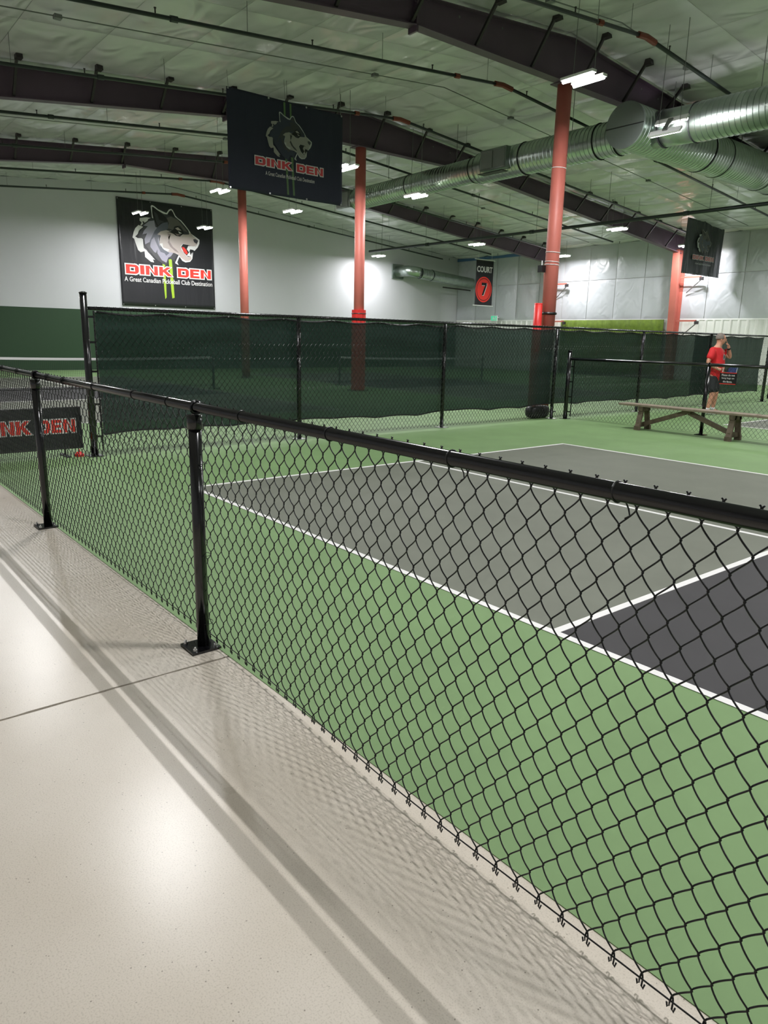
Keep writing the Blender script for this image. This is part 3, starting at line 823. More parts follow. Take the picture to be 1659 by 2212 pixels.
def grow(poly, d):
    """offset a convex counter-clockwise polygon outwards"""
    a = sum(poly[i][0] * poly[(i + 1) % len(poly)][1] - poly[(i + 1) % len(poly)][0] * poly[i][1] for i in range(len(poly)))
    P = [Vector((p[0], p[1])) for p in (poly if a > 0 else poly[::-1])]
    n = len(P); out = []
    for i in range(n):
        e0 = (P[i] - P[i - 1]).normalized(); e1 = (P[(i + 1) % n] - P[i]).normalized()
        n0 = Vector((e0.y, -e0.x)); n1 = Vector((e1.y, -e1.x))
        s = n0 + n1; l = s.dot(n0)
        k = d / max(l, .45)
        out.append((P[i].x + s.x * k, P[i].y + s.y * k))
    return out
def word_polys(text, x0, y0, W, H, gap=.13, space=.42):
    tot = 0
    for i, c in enumerate(text): tot += (space if c == ' ' else GL[c][0] + gap)
    tot -= gap
    sx = W / tot; x = 0; res = []
    for c in text:
        if c == ' ': x += space; continue
        for p in GL[c][1]: res.append([(x0 + (x + q[0]) * sx, y0 + q[1] * H) for q in p])
        x += GL[c][0] + gap
    return res
class Print:
    """flat print on a cloth: polygons in the cloth's own plane, layered a hair apart"""
    def __init__(s, o, ux, uy, nrm):
        s.o = Vector(o); s.ux = Vector(ux); s.uy = Vector(uy); s.n = Vector(nrm); s.mb = MB(); s.l = 0; s.mats = []
    def poly(s, P, m, lift=None):
        if m not in s.mats: s.mats.append(m)
        h = s.l if lift is None else lift
        s.mb.add([s.o + s.ux * p[0] + s.uy * p[1] + s.n * h for p in P], [tuple(range(len(P)))], s.mats.index(m))
    def up(s, d=.0006): s.l += d
    def build(s, name, parent): return s.mb.build(name, s.mats, parent)
def word(parent, o, ux, uy, nrm, text, x0, y0, W, H, border, lift=.006, red=None, white=None):
    pr = Print(o, ux, uy, nrm); pr.l = lift
    polys = word_polys(text, x0, y0, W, H)
    for p in polys: pr.poly(grow(p, border), white or P_WHITE); pr.up(.00002)
    pr.up(.0012)
    for p in polys: pr.poly(p, red or P_RED); pr.up(.00002)
    return pr.build('lettering', parent)
def textmesh(parent, text, o, ux, uy, nrm, x0, y0, W, H, m, lift, bold=0.0, name='lettering', center=False):
    cu_ = bpy.data.curves.new('lettering', 'FONT')
    cu_.body = text; cu_.size = 1.0; cu_.offset = bold; cu_.resolution_u = 3
    ob = bpy.data.objects.new('tmp_text', cu_)
    COL.objects.link(ob)
    dg = bpy.context.evaluated_depsgraph_get()
    me = bpy.data.meshes.new_from_object(ob.evaluated_get(dg))
    COL.objects.unlink(ob); bpy.data.objects.remove(ob)
    xs = [v.co.x for v in me.vertices]; ysv = [v.co.y for v in me.vertices]
    a0, a1, b0, b1 = min(xs), max(xs), min(ysv), max(ysv)
    sx = W / (a1 - a0); sy = H / (b1 - b0) if H else sx
    base = wloc(parent); o = Vector(o); ux = Vector(ux); uy = Vector(uy); nrm = Vector(nrm)
    for v in me.vertices:
        c = o + ux * (x0 + (v.co.x - a0) * sx) + uy * (y0 + (v.co.y - b0) * sy) + nrm * lift
        v.co = c - base
    me.materials.clear(); me.materials.append(m)
    ob = bpy.data.objects.new(name, me)
    COL.objects.link(ob); ob.parent = parent
    return ob
WOLF = [
    ('ringA', [(-1.155, 1.113), (-0.87, 1.17), (-0.68, 1.166), (-0.806, 1.103), (-0.823, 1.039), (-0.964, 0.949), (-0.988, 0.996), (-1.054, 1.001), (-1.02, 0.906), (-1.105, 0.822), (-1.145, 0.83), (-1.084, 0.948), (-1.169, 1.013)]),
    ('ringB', [(-1.225, 0.834), (-1.027, 0.781), (-1.168, 0.667), (-1.226, 0.599), (-1.273, 0.482), (-1.386, 0.372), (-1.283, 0.32), (-1.067, 0.34), (-1.066, 0.128), (-1.049, -0.047), (-0.944, -0.113), (-0.868, -0.208), (-0.79, -0.277), (-0.594, -0.478), (-0.69, -0.46), (-0.642, -0.584), (-0.779, -0.569), (-0.858, -0.512), (-1.015, -0.397), (-1.029, -0.171), (-1.194, -0.223), (-1.297, -0.144), (-1.388, 0.123), (-1.432, 0.28), (-1.503, 0.323), (-1.442, 0.539), (-1.366, 0.695)]),
    ('halo', [(-0.668, 1.627), (-0.611, 1.676), (-0.517, 1.645), (-0.359, 1.54), (-0.005, 1.431), (0.054, 1.501), (0.114, 1.584), (0.214, 1.621), (0.283, 1.578), (0.399, 1.364), (0.495, 1.286), (0.634, 1.212), (0.799, 1.05), (0.965, 0.861), (1.075, 0.717), (1.276, 0.606), (1.441, 0.504), (1.429, 0.358), (1.347, 0.193), (1.192, 0.034), (1.09, 0.065), (1.114, -0.065), (1.074, -0.305), (0.965, -0.433), (0.757, -0.475), (0.614, -0.421), (0.491, -0.261), (0.379, -0.492), (0.437, -0.61), (0.276, -0.539), (0.457, -0.198), (0.226, -0.114), (-0.116, -0.143), (-0.377, 0.191), (-0.233, 0.814), (-0.491, 1.138), (-0.634, 1.172), (-0.643, 1.345)]),
    ('body', [(-0.616, 1.583), (-0.574, 1.613), (-0.362, 1.49), (-0.119, 1.385), (0.034, 1.385), (0.11, 1.508), (0.184, 1.567), (0.231, 1.567), (0.284, 1.503), (0.369, 1.335), (0.479, 1.259), (0.618, 1.172), (0.783, 1.01), (0.949, 0.834), (0.992, 0.683), (0.723, 0.656), (0.437, 0.679), (0.156, 0.753), (-0.047, 0.63), (-0.246, 0.559), (-0.369, 0.345), (-0.352, 0.143), (-0.248, -0.001), (-0.059, -0.139), (0.109, -0.176), (0.395, -0.165), (0.268, -0.422), (0.304, -0.55), (0.098, -0.384), (0.013, -0.391), (-0.114, -0.659), (-0.281, -0.607), (-0.498, -0.483), (-0.733, -0.247), (-0.887, -0.058), (-0.99, 0.034), (-1.035, 0.281), (-1.134, 0.334), (-1.267, 0.358), (-1.201, 0.564), (-1.028, 0.768), (-1.092, 0.823), (-0.88, 0.995), (-0.765, 1.107), (-0.585, 1.165), (-0.616, 1.348)]),
    ('mane', [(-0.549, 1.081), (-0.77, 1.032), (-1.024, 0.831), (-0.836, 0.826), (-1.009, 0.633), (-1.077, 0.484), (-0.879, 0.547), (-1.001, 0.309), (-0.986, 0.105), (-0.761, 0.231), (-0.772, 0.028), (-0.618, -0.161), (-0.537, -0.197), (-0.474, -0.046), (-0.482, -0.2), (-0.301, -0.467), (-0.109, -0.555), (-0.013, -0.341), (0.104, -0.28), (0.225, -0.127), (-0.029, -0.11), (-0.276, -0.004), (-0.377, 0.191), (-0.391, 0.444), (-0.469, 0.537), (-0.4, 0.796), (-0.508, 0.835)]),
    ('slate', [(-0.222, 1.017), (0.032, 1.07), (0.076, 0.846), (-0.126, 0.724), (-0.355, 0.599), (-0.425, 0.339), (-0.382, 0.115), (-0.167, -0.045), (0.054, -0.142), (-0.094, -0.27), (-0.173, -0.174), (-0.339, -0.137), (-0.44, 0.058), (-0.539, 0.278), (-0.585, 0.425), (-0.701, 0.313), (-0.768, 0.105), (-0.787, 0.254), (-0.635, 0.521), (-0.544, 0.681), (-0.455, 0.791)]),
    ('cheek', [(-0.447, 0.547), (-0.295, 0.681), (-0.04, 0.758), (0.239, 0.71), (0.319, 0.616), (0.545, 0.561), (0.723, 0.656), (0.956, 0.679), (1.019, 0.776), (1.159, 0.621), (1.39, 0.486), (1.306, 0.268), (1.111, 0.198), (0.879, 0.255), (0.676, 0.281), (0.561, 0.174), (0.6, 0.022), (0.715, -0.125), (0.856, -0.244), (1.004, -0.205), (1.044, -0.308), (0.937, -0.395), (0.76, -0.422), (0.59, -0.318), (0.396, -0.152), (0.112, -0.116), (-0.029, -0.097), (0.061, -0.012), (-0.218, 0.048), (-0.237, 0.217), (-0.372, 0.192), (-0.31, 0.401), (-0.304, 0.523)]),
    ('cheekshade', [(0.009, 0.636), (0.15, 0.624), (0.084, 0.439), (0.03, 0.485), (0.077, 0.31), (0.209, 0.117), (0.375, 0.002), (0.484, -0.118), (0.287, -0.044), (0.095, 0.107), (-0.009, 0.277), (0.051, 0.359)]),
    ('mouth', [(0.583, 0.151), (0.676, 0.268), (0.893, 0.251), (1.11, 0.193), (1.26, 0.225), (1.171, 0.098), (1.101, -0.026), (1.049, -0.202), (0.871, -0.23), (0.703, -0.086)]),
    ('tongue', [(0.612, 0.153), (0.728, 0.137), (0.81, 0.04), (0.878, -0.085), (0.802, -0.149), (0.676, -0.023)]),
    ('fang', [(0.906, 0.211), (1.259, 0.211), (1.17, 0.059), (1.09, 0.07), (0.988, 0.082), (0.938, -0.053), (0.835, 0.074)]),
    ('fang2', [(0.876, -0.116), (0.968, -0.024), (0.991, -0.167), (1.065, -0.042), (1.045, -0.213), (0.829, -0.194)]),
    ('ear', [(-0.623, 1.6), (-0.521, 1.583), (-0.309, 1.446), (-0.015, 1.241), (0.091, 1.127), (-0.137, 1.051), (-0.28, 0.96), (-0.425, 0.844), (-0.535, 1.083), (-0.604, 1.324)]),
    ('earin', [(-0.555, 1.454), (-0.398, 1.336), (-0.34, 1.13), (-0.108, 1.075), (-0.278, 1.011), (-0.394, 0.898), (-0.474, 1.052)]),
    ('ear2', [(0.047, 1.369), (0.138, 1.498), (0.211, 1.545), (0.263, 1.475), (0.382, 1.299), (0.186, 1.335)]),
    ('brow', [(-0.015, 1.241), (0.185, 1.314), (0.463, 1.219), (0.682, 1.012), (0.902, 0.764), (0.73, 0.811), (0.567, 1.0), (0.336, 0.95), (0.243, 0.787), (0.02, 0.84), (0.087, 1.05)]),
    ('eyeblack', [(-0.046, 0.643), (0.243, 0.782), (0.331, 0.847), (0.291, 0.907), (0.451, 0.975), (0.619, 0.903), (0.739, 0.696), (0.545, 0.556), (0.374, 0.57), (0.264, 0.636), (0.096, 0.683)]),
    ('lid', [(0.346, 0.869), (0.477, 0.919), (0.629, 0.801), (0.443, 0.802)]),
    ('under', [(0.322, 0.667), (0.463, 0.643), (0.607, 0.644), (0.432, 0.586)]),
    ('eye', [(0.475, 0.767), (0.644, 0.692), (0.522, 0.674)]),
    ('nose', [(1.139, 0.496), (1.243, 0.525), (1.374, 0.458), (1.294, 0.325), (1.178, 0.393)]),
]
PAL_WALL = dict(ringA=P_WHITE, ringB=P_WHITE, halo=P_WHITE, body=P_DGREY, mane=P_LAV, slate=P_SLATE, cheek=P_CREAM, cheekshade=P_TAUPE, mouth=P_BLACK, tongue=P_RED,
                fang=P_WHITE, fang2=P_WHITE, ear=P_BLACK, earin=P_DGREY, ear2=P_BLACK, brow=P_MGREY, eyeblack=P_BLACK, lid=P_CREAM, under=P_TAUPE, eye=P_WHITE, nose=P_DGREY)
PAL_HANG_SHADED = dict(PAL_WALL, ringA=P_GREY, ringB=P_GREY, halo=P_HALO, body=P_DNAVY, mane=P_DNAVY, slate=P_DGREY, cheek=P_GREY, cheekshade=P_DGREY, fang=P_GREY, fang2=P_GREY, lid=P_GREY, eye=P_GREY, brow=P_DGREY,  # wolf print greyed and darkened: the hanging banner's shade is in these colours
                tongue=P_BLACK, ear=P_DNAVY, earin=P_DNAVY, ear2=P_DGREY, under=P_DGREY)
def emblem(parent, o, ux, uy, nrm, sc, pal, lift=.006):
    pr = Print(o, ux, uy, nrm); pr.l = lift
    for nm, P in WOLF:
        pr.poly([(a * sc, b * sc) for a, b in P], pal[nm]); pr.up(.0008 * max(.5, sc))
    return pr.build('wolf_emblem', parent)
def cloth(name, o, ux, uy, nrm, W, H, m, label, cat, amp=.004, grommets=True, seed=1):
    """cloth with its lower left corner at o"""
    o = Vector(o); ux = Vector(ux); uy = Vector(uy); nrm = Vector(nrm)
    t = thing(name, o + ux * W / 2, label, cat)
    def fn(u, v):
        d = amp * (math.sin(u * 19 + seed) * (.4 + .6 * (1 - v)) + .5 * math.sin(u * 7 - 3 * v + seed))
        return o + ux * (W * u) + uy * (H * v) + nrm * d * .7
    mb = MB().grid(fn, 40, 24)
    c = mb.build('cloth', m, t, smooth=True)
    s_ = c.modifiers.new('thickness', 'SOLIDIFY'); s_.thickness = .002; s_.offset = -1
    if grommets:
        for i in range(4):
            for v in (.012, .988):
                p = o + ux * W * (.012 + .976 * i / 3) + uy * H * v + nrm * .005
                MB().tube([p, p + nrm * .004], .022, 8).build('grommet', ZINC, t)
    return t

# ================================================================== banners
YX, ZX, NX = (0, 1, 0), (0, 0, 1), (1, 0, 0)
# end wall
t = cloth('wall_banner', (X_END + .05, 7.94, 2.62), YX, ZX, NX, 4.16, 4.2, BANK, 'huge black wolf banner on the white end wall', 'banner', .006, seed=2)
o = (X_END + .05, 10.02, 5.0)
pr = Print(o, YX, ZX, NX); pr.l = .008
pr.poly([(-.279, -.55), (-.16, -.60), (-.155, -1.4), (-.165, -1.97), (-.229, -2.04), (-.25, -1.7)], P_LIME)
pr.build('lime_drip', t)
pr = Print(o, YX, ZX, NX); pr.l = .008
pr.poly([(.0, -.42), (.143, -.37), (.17, -1.3), (.191, -1.966), (.088, -2.0), (.06, -1.7)], P_LIME)
pr.build('lime_drip', t)
emblem(t, o, YX, ZX, NX, 1.0, PAL_WALL, .010)
word(t, o, YX, ZX, NX, 'DINK', -1.86, -1.10, 1.97, .36, .045, .03)
word(t, o, YX, ZX, NX, 'DEN', .38, -1.10, 1.53, .36, .045, .03)
textmesh(t, 'A Great Canadian Pickleball Club Destination', o, YX, ZX, NX, -1.94, -1.41, 3.9, .19, P_WHITE, .03, .012)
# hanging navy banner
t = cloth('hanging_banner', (-8.70, 5.03, 4.68), YX, ZX, NX, 3.07, 2.03, BANN, 'navy wolf banner hanging from the ceiling near the middle rafter', 'banner', .006, seed=4)
o = (-8.70, 6.604, 5.758)
for a in (-.16, .0):
    for q in ([(a, .92), (a + .05, .92), (a + .06, .3), (a + .02, .3)], [(a + .03, -.2), (a + .09, -.2), (a + .13, -1.02), (a + .08, -1.02)]):
        pr = Print(o, YX, ZX, NX); pr.l = .010
        pr.poly(q, P_DLIME); pr.build('green_drip', t)
emblem(t, o, YX, ZX, NX, .42, PAL_HANG_SHADED, .012)
PR2 = mat('print_shaded_red', srgb(196, 60, 66), rough=.5)  # lettering red darkened for the shade the banner hangs in
PW2 = mat('print_shaded_white', srgb(206, 200, 200), rough=.5)  # lettering white greyed for the same shade
word(t, o, YX, ZX, NX, 'DINK', -.915, -.49, .96, .165, .022, .025, PR2, PW2)
word(t, o, YX, ZX, NX, 'DEN', .175, -.49, .735, .165, .022, .025, PR2, PW2)
textmesh(t, 'A Great Canadian Pickleball Club Destination', o, YX, ZX, NX, -.66, -.68, 1.33, .085, PW2, .025, .005)
for y in (5.08, 6.5, 8.05): MB().tube([(-8.705, y, 6.69), (-8.75, y, roof(y))], .004, 5).build('hanger_cord', ROD, t)
# charcoal banner far right
t = cloth('hanging_banner', (-8.55, 24.0, 4.2), YX, ZX, NX, 2.9, 2.0, BANG, 'wrinkled charcoal wolf banner hanging in front of the far insulated wall', 'banner', .035, seed=5)
o = (-8.55 + .03, 25.35, 5.26)
PAL_FAR = {k: P_MGREY for k in PAL_HANG_SHADED}
PAL_FAR.update(ringA=P_HALO, ringB=P_HALO, halo=P_GREY, body=P_MGREY, mane=P_SLATE, slate=P_MGREY, cheek=P_SLATE, mouth=P_DGREY, ear=P_DGREY, eyeblack=P_DGREY)
emblem(t, o, YX, ZX, NX, .37, PAL_FAR, .012)
PR3 = mat('print_muted_red', srgb(170, 92, 92), rough=.5)  # muted, greyer red for the far banner's words
word(t, o, YX, ZX, NX, 'DINK', -.78, -.50, .85, .15, .02, .025, PR3, P_HALO)
word(t, o, YX, ZX, NX, 'DEN', .18, -.50, .65, .15, .02, .025, PR3, P_HALO)
textmesh(t, 'A Great Canadian Pickleball Club Destination', o, YX, ZX, NX, -.55, -.68, 1.2, .07, P_HALO, .025, .005)
for y in (24.05, 26.85): MB().tube([(-8.55, y, 6.19), (-8.55, y, roof(y))], .004, 5).build('hanger_cord', ROD, t)
# court number banner
BX, BY0, BW, BZ0, BZ1 = -20.2, 24.72, 1.28, 3.3, 5.52
t = cloth('court_number_banner', (BX, BY0, BZ0), YX, ZX, NX, BW, BZ1 - BZ0, BANK, 'tall black court banner with a red circled 7 in the far corner', 'banner', .004, grommets=False, seed=7)
for z in (BZ0 - .02, BZ1 + .02): MB().tube([(BX, BY0 - .12, z), (BX, BY0 + BW + .1, z)], .022, 8).build('rod', WHITEP, t)
for y in (BY0 + .15, BY0 + BW - .15): MB().tube([(BX, y, BZ1), (BX, y, roof(y))], .006, 5).build('hanger_cord', WHITEP, t)
o = (BX, BY0, BZ0)
textmesh(t, 'COURT', o, YX, ZX, NX, .06, 1.62, 1.14, .30, P_WHITE, .012, .035)
pr = Print(o, YX, ZX, NX); pr.l = .010
ell = lambda r, q=28: [(BW / 2 - .02 + r * math.cos(2 * math.pi * i / q), .78 + r * 1.06 * math.sin(2 * math.pi * i / q)) for i in range(q)]
for r, m in ((.60, P_RED), (.53, P_BLACK), (.50, P_RED)): pr.poly(ell(r), m); pr.up(.002)
pr.build('red_disc', t)
sv = [(0, .36), (0, .46), (.36, .46), (.36, .36), (.16, -.02), (.04, -.02), (.25, .36)]
for dx, dz, m, l in ((.03, -.02, P_WHITE, .018), (0, 0, P_BLACK, .021)):
    pr = Print(o, YX, ZX, NX); pr.l = l
    pr.poly([(.44 + a * 1.05 + dx, .52 + b * 1.3 + dz) for a, b in sv], m); pr.build('numeral', t)
# barrier banner in the gap of the tall fence
t = thing('barrier_banner', (-2.62, -.85, 0.003), 'low black barrier banner with red lettering in the gap beside the corner post', 'banner')
MB().box((-2.63, -1.46, .10), (-2.61, -.25, .60)).build('cloth', BANK, t)
for z in (.10, .60): MB().tube([(-2.62, -1.46, z), (-2.62, -.25, z)], .012, 8).build('frame_tube', P_BLACK, t)
for y in (-1.4, -.47):
    MB().tube([(-2.62, y, .012), (-2.62, y, .6)], .012, 8).build('frame_tube', P_BLACK, t)
    MB().box((-2.78, y - .03, .003), (-2.46, y + .03, .016)).build('foot', P_BLACK, t)
word(t, (-2.61, -1.43, .3), YX, ZX, NX, 'DINK', .02, -.0, .56, .16, .014, .004)
word(t, (-2.61, -1.43, .3), YX, ZX, NX, 'DEN', .66, -.0, .44, .16, .014, .004)
t = thing('foot_weight', (-2.5, -.335, 0), 'small red foot weight beside the base of the tall corner post', 'weight')
MB().tube([(-2.5, -.335, .004), (-2.5, -.335, .03), (-2.5, -.335, .06)], [.055, .055, .03], 12).build('body', REDPAD, t)
MB().ring((-2.5, -.335, .075), (0, 1, 0), .018, .005, 10).build('ring_handle', REDPAD, t)
# small banner beyond the end post
t = thing('fence_banner', (TX + .06, 19.2, .1), 'black court banner hung on the low fence at the right edge', 'banner')
MB().box((TX + .06, 18.45, .08), (TX + .06, 20.6, .98)).build('cloth', BANK, t)
textmesh(t, 'COURT', (TX + .06, 18.45, .08), YX, ZX, NX, .02, .62, 1.0, .16, P_WHITE, .004, .03)
pr = Print((TX + .06, 18.45, .08), YX, ZX, NX); pr.l = .004
pr.poly([(.16 + .15 * math.cos(a * .35), .47 + .09 * math.sin(a * .35)) for a in range(18)], P_RED); pr.build('red_disc', t)
word(t, (TX + .06, 18.45, .08), YX, ZX, NX, 'DINK', -.18 + .2, .16, .8, .16, .012, .006)
word(t, (TX + .06, 18.45, .08), YX, ZX, NX, 'DEN', .95, .16, .6, .16, .012, .006)
for y in (18.55, 20.5): MB().tube([(TX, y, .9), (TX + .05, y, .9)], .006, 5).build('tie', BLACK, t)
# notice on the low fence
t = thing('notice_sign', (.97, 9.10, .9), 'small black notice board with white words hanging on the low fence', 'sign')
MB().box((.83, 9.092, .895), (1.12, 9.102, 1.09)).build('board', P_BLACK, t)
for z in (.897, 1.078): MB().box((.84, 9.0905, z), (1.11, 9.0918, z + .012)).build('red_stripe', P_RED, t)
for i, (tx, w_) in enumerate((('Please do not', .22), ('hang bags on', .21), ('the fence.', .155))):
    textmesh(t, tx, (.83, 9.0905, .895), (1, 0, 0), ZX, (0, -1, 0), .145 - w_ / 2, .135 - i * .053, w_, .034, P_WHITE, .001, .012)
for x in (.86, 1.09): MB().tube([(x, 9.11, 1.085), (x, 9.145, 1.2)], .003, 5).build('hanging_tie', WHITEP, t)
# exit sign
t = thing('exit_sign', (-20.8, 26.9, 2.52), 'small lit green exit sign just above the tall fence', 'sign')
MB().box((-21.0, 26.86, 2.56), (-20.55, 26.92, 2.84)).build('box', WHITEP, t)
MB().box((-20.98, 26.85, 2.58), (-20.57, 26.86, 2.82)).build('lit_face', EXITG, t)
pr = Print((-20.78, 26.85, 2.7), (1, 0, 0), ZX, (0, -1, 0)); pr.l = .002
pr.poly([(-.06, .08), (-.02, .09), (0, .02), (.06, .0), (.05, -.02), (0, -.02), (.03, -.10), (0, -.1), (-.04, -.02), (-.09, -.09), (-.1, -.06), (-.05, .02)], P_WHITE)
pr.poly([(.08, -.1), (.14, -.1), (.14, .1), (.08, .1)], P_WHITE); pr.build('running_figure', t)
t2 = MB().bar((-20.78, 26.92, 2.75), (-20.78, 27.27, 2.75), .04, .04).build('wall_bracket', WHITEP, t)

# ================================================================== nets
def net(X, y0, y1, label):
    t = thing('court_net', (X, (y0 + y1) / 2, 0), label, 'net', 'court nets')
    for y in (y0, y1):
        p_ = MB().tube([(X, y, .004), (X, y, .93)], .035, 12).build('net_post', P_BLACK, t, smooth=True)
        MB().box((X - .3, y - .05, .003), (X + .3, y + .05, .03)).build('post_foot', P_BLACK, p_)
    sag = lambda y: .92 - .05 * (1 - ((y - (y0 + y1) / 2) / ((y1 - y0) / 2)) ** 2)
    n = 40
    tp = MB().grid(lambda u, v: (X + (.012 if v in (0, 1) and False else 0) + .008, y0 + (y1 - y0) * u, sag(y0 + (y1 - y0) * u) - .06 * (1 - v)), n, 1).build('white_tape', P_WHITE, t)
    s_ = tp.modifiers.new('thickness', 'SOLIDIFY'); s_.thickness = .016
    mb = MB()
    m_ = int((y1 - y0) / .045)
    for i in range(m_ + 1):
        y = y0 + (y1 - y0) * i / m_
        mb.tube([(X, y, .1), (X, y, sag(y) - .05)], .0018, 3, caps=False)
    for j in range(17):
        f_ = j / 17
        mb.tube([(X, y0 + (y1 - y0) * i / 16, .1 + f_ * (sag(y0 + (y1 - y0) * i / 16) - .15)) for i in range(17)], .0018, 3, caps=False)
    stuff(mb.build('net_mesh', NETM, t))
    MB().tube([(X, y0, .10), (X, y1, .10)], .014, 6).build('bottom_cord', P_BLACK, t)
net(-12.63, -.3, 6.4, 'black court net with white tape in the court past the barrier banner')
net(-12.63, 10.85, 17.55, 'black court net seen dimly through the long green windscreen')

# ================================================================== benches
def bench(x0, x1, y, label):
    t = thing('wooden_bench', ((x0 + x1) / 2, y, 0), label, 'bench', 'wooden benches')
    L = x1 - x0; zt = .46
    for k in range(2):
        ya = y - .14 + k * .145
        pl = MB().box((x0, ya, zt - .038), (x1, ya + .135, zt)).build('seat_plank', WOODT, t)
        bv = pl.modifiers.new('edge', 'BEVEL'); bv.width = .006; bv.segments = 2
    for s, xe in ((1, x0 + .45), (-1, x1 - .35)):
        for sy in (-1, 1):
            MB().bar((xe, y + sy * .17, .04), (xe, y + sy * .07, zt - .04), .04, .09, (1, 0, 0)).build('leg', WOOD, t)
            MB().box((xe - .05, y + sy * .17 - .03, .003), (xe + .05, y + sy * .17 + .03, .08)).build('foot_block', WOOD, t)
        MB().bar((xe, y - .13, zt - .075), (xe, y + .13, zt - .075), .09, .07).build('cross_piece', WOOD, t)
        MB().bar((xe, y - .17, .10), (xe, y + .17, .10), .04, .08).build('lower_rail', WOOD, t)
        xm = (x0 + .45 + x1 - .35) / 2
        MB().bar((xe + s * .03, y, .11), (xm - s * .03, y, zt - .075), .05, .075).build('diagonal_brace', WOOD, t)
    MB().box((xm - .08, y - .06, zt - .09), (xm + .08, y + .06, zt - .038)).build('brace_block', WOOD, t)
bench(-.84, 1.62, 8.92, 'brown wooden trestle bench in front of the low fence, seen whole')
bench(1.66, 4.2, 8.92, 'second wooden trestle bench cut off by the right edge')

# ================================================================== the man on the next court
man = thing('person', (-1.27, 13.06, .003), 'man in red t-shirt and black shorts touching his face beyond the low fence', 'person', rz=math.radians(12))
def skin_obj(name, verts, edges, radii, m, parent, sub=2, root=0):
    me = bpy.data.meshes.new(name)
    me.from_pydata(verts, edges, [])
    o = bpy.data.objects.new(name, me)
    COL.objects.link(o); o.parent = parent
    me.materials.append(m)
    sk = o.modifiers.new('skin', 'SKIN'); sk.use_smooth_shade = True
    d = me.skin_vertices[0].data
    for i, r in enumerate(radii):
        d[i].radius = r if isinstance(r, tuple) else (r, r)
        d[i].use_root = (i == root)
    s = o.modifiers.new('sub', 'SUBSURF'); s.levels = sub; s.render_levels = sub
    return o
# local frame: +x where he faces, +y his left, +z up
J = dict(pelvis=(0, 0, .93), belly=(.03, 0, 1.08), chest=(.02, 0, 1.28), upper=(0, 0, 1.42), neck=(.015, 0, 1.50), jaw=(.04, .01, 1.575), head=(.045, .012, 1.66), crown=(.04, .012, 1.725),
         rs=(-.02, -.19, 1.42), re=(-.09, -.29, 1.14), rw=(.13, -.235, 1.02), rh=(.20, -.21, 1.0),
         ls=(0, .19, 1.42), le=(.22, .33, 1.25), lw=(.20, .17, 1.46), lh=(.19, .12, 1.53),
         rhip=(0, -.10, .88), rk=(.05, -.12, .48), ra=(-.02, -.13, .09), rt=(.16, -.15, .045),
         lhip=(0, .10, .88), lk=(.06, .12, .48), la=(.02, .15, .09), lt=(.2, .18, .045))
names = list(J)
rad = dict(pelvis=(.15, .12), belly=(.165, .145), chest=(.165, .125), upper=(.12, .09), neck=(.062, .062), jaw=(.066, .072), head=(.082, .094), crown=(.066, .078), rs=.068, re=.046, rw=.032, rh=(.036, .026),
           ls=.068, le=.046, lw=.032, lh=(.036, .026), rhip=.095, rk=.062, ra=.042, rt=.03, lhip=.095, lk=.062, la=.042, lt=.03)
ed = [('pelvis', 'belly'), ('belly', 'chest'), ('chest', 'upper'), ('upper', 'neck'), ('neck', 'jaw'), ('jaw', 'head'), ('head', 'crown'), ('upper', 'rs'), ('rs', 're'), ('re', 'rw'), ('rw', 'rh'),
      ('upper', 'ls'), ('ls', 'le'), ('le', 'lw'), ('lw', 'lh'), ('pelvis', 'rhip'), ('rhip', 'rk'), ('rk', 'ra'), ('ra', 'rt'), ('pelvis', 'lhip'), ('lhip', 'lk'), ('lk', 'la'), ('la', 'lt')]
body = skin_obj('body', [J[n] for n in names], [(names.index(a), names.index(b)) for a, b in ed], [rad[n] for n in names], SKIN, man)
def finger(nm, pts, r, parent):
    return skin_obj(nm, pts, [(i, i + 1) for i in range(len(pts) - 1)], [r] * (len(pts) - 1) + [r * .8], SKIN, parent, 1)
# right hand closed round the paddle grip
for i in range(4):
    zz = 1.022 - .019 * i
    finger('finger', [(.215, -.225, zz), (.245, -.215, zz), (.25, -.185, zz), (.225, -.178, zz)], .0088, body)
finger('thumb', [(.20, -.20, 1.03), (.225, -.185, 1.045), (.25, -.178, 1.04)], .010, body)
# left hand raised to the nose, index finger up
for i, (dx, dz, ln) in enumerate(((0, .0, .085), (.016, -.012, .05), (.03, -.026, .05), (.042, -.04, .045))):
    b0 = Vector((.175 + dx, .10 + .008 * i, 1.555 + dz))
    finger('finger', [b0, b0 + Vector((-.012, -.018, ln * .5)), b0 + Vector((-.03, -.04, ln if i == 0 else ln * .35))], .0088, body)
finger('thumb', [(.185, .085, 1.53), (.165, .07, 1.555), (.15, .06, 1.575)], .010, body)
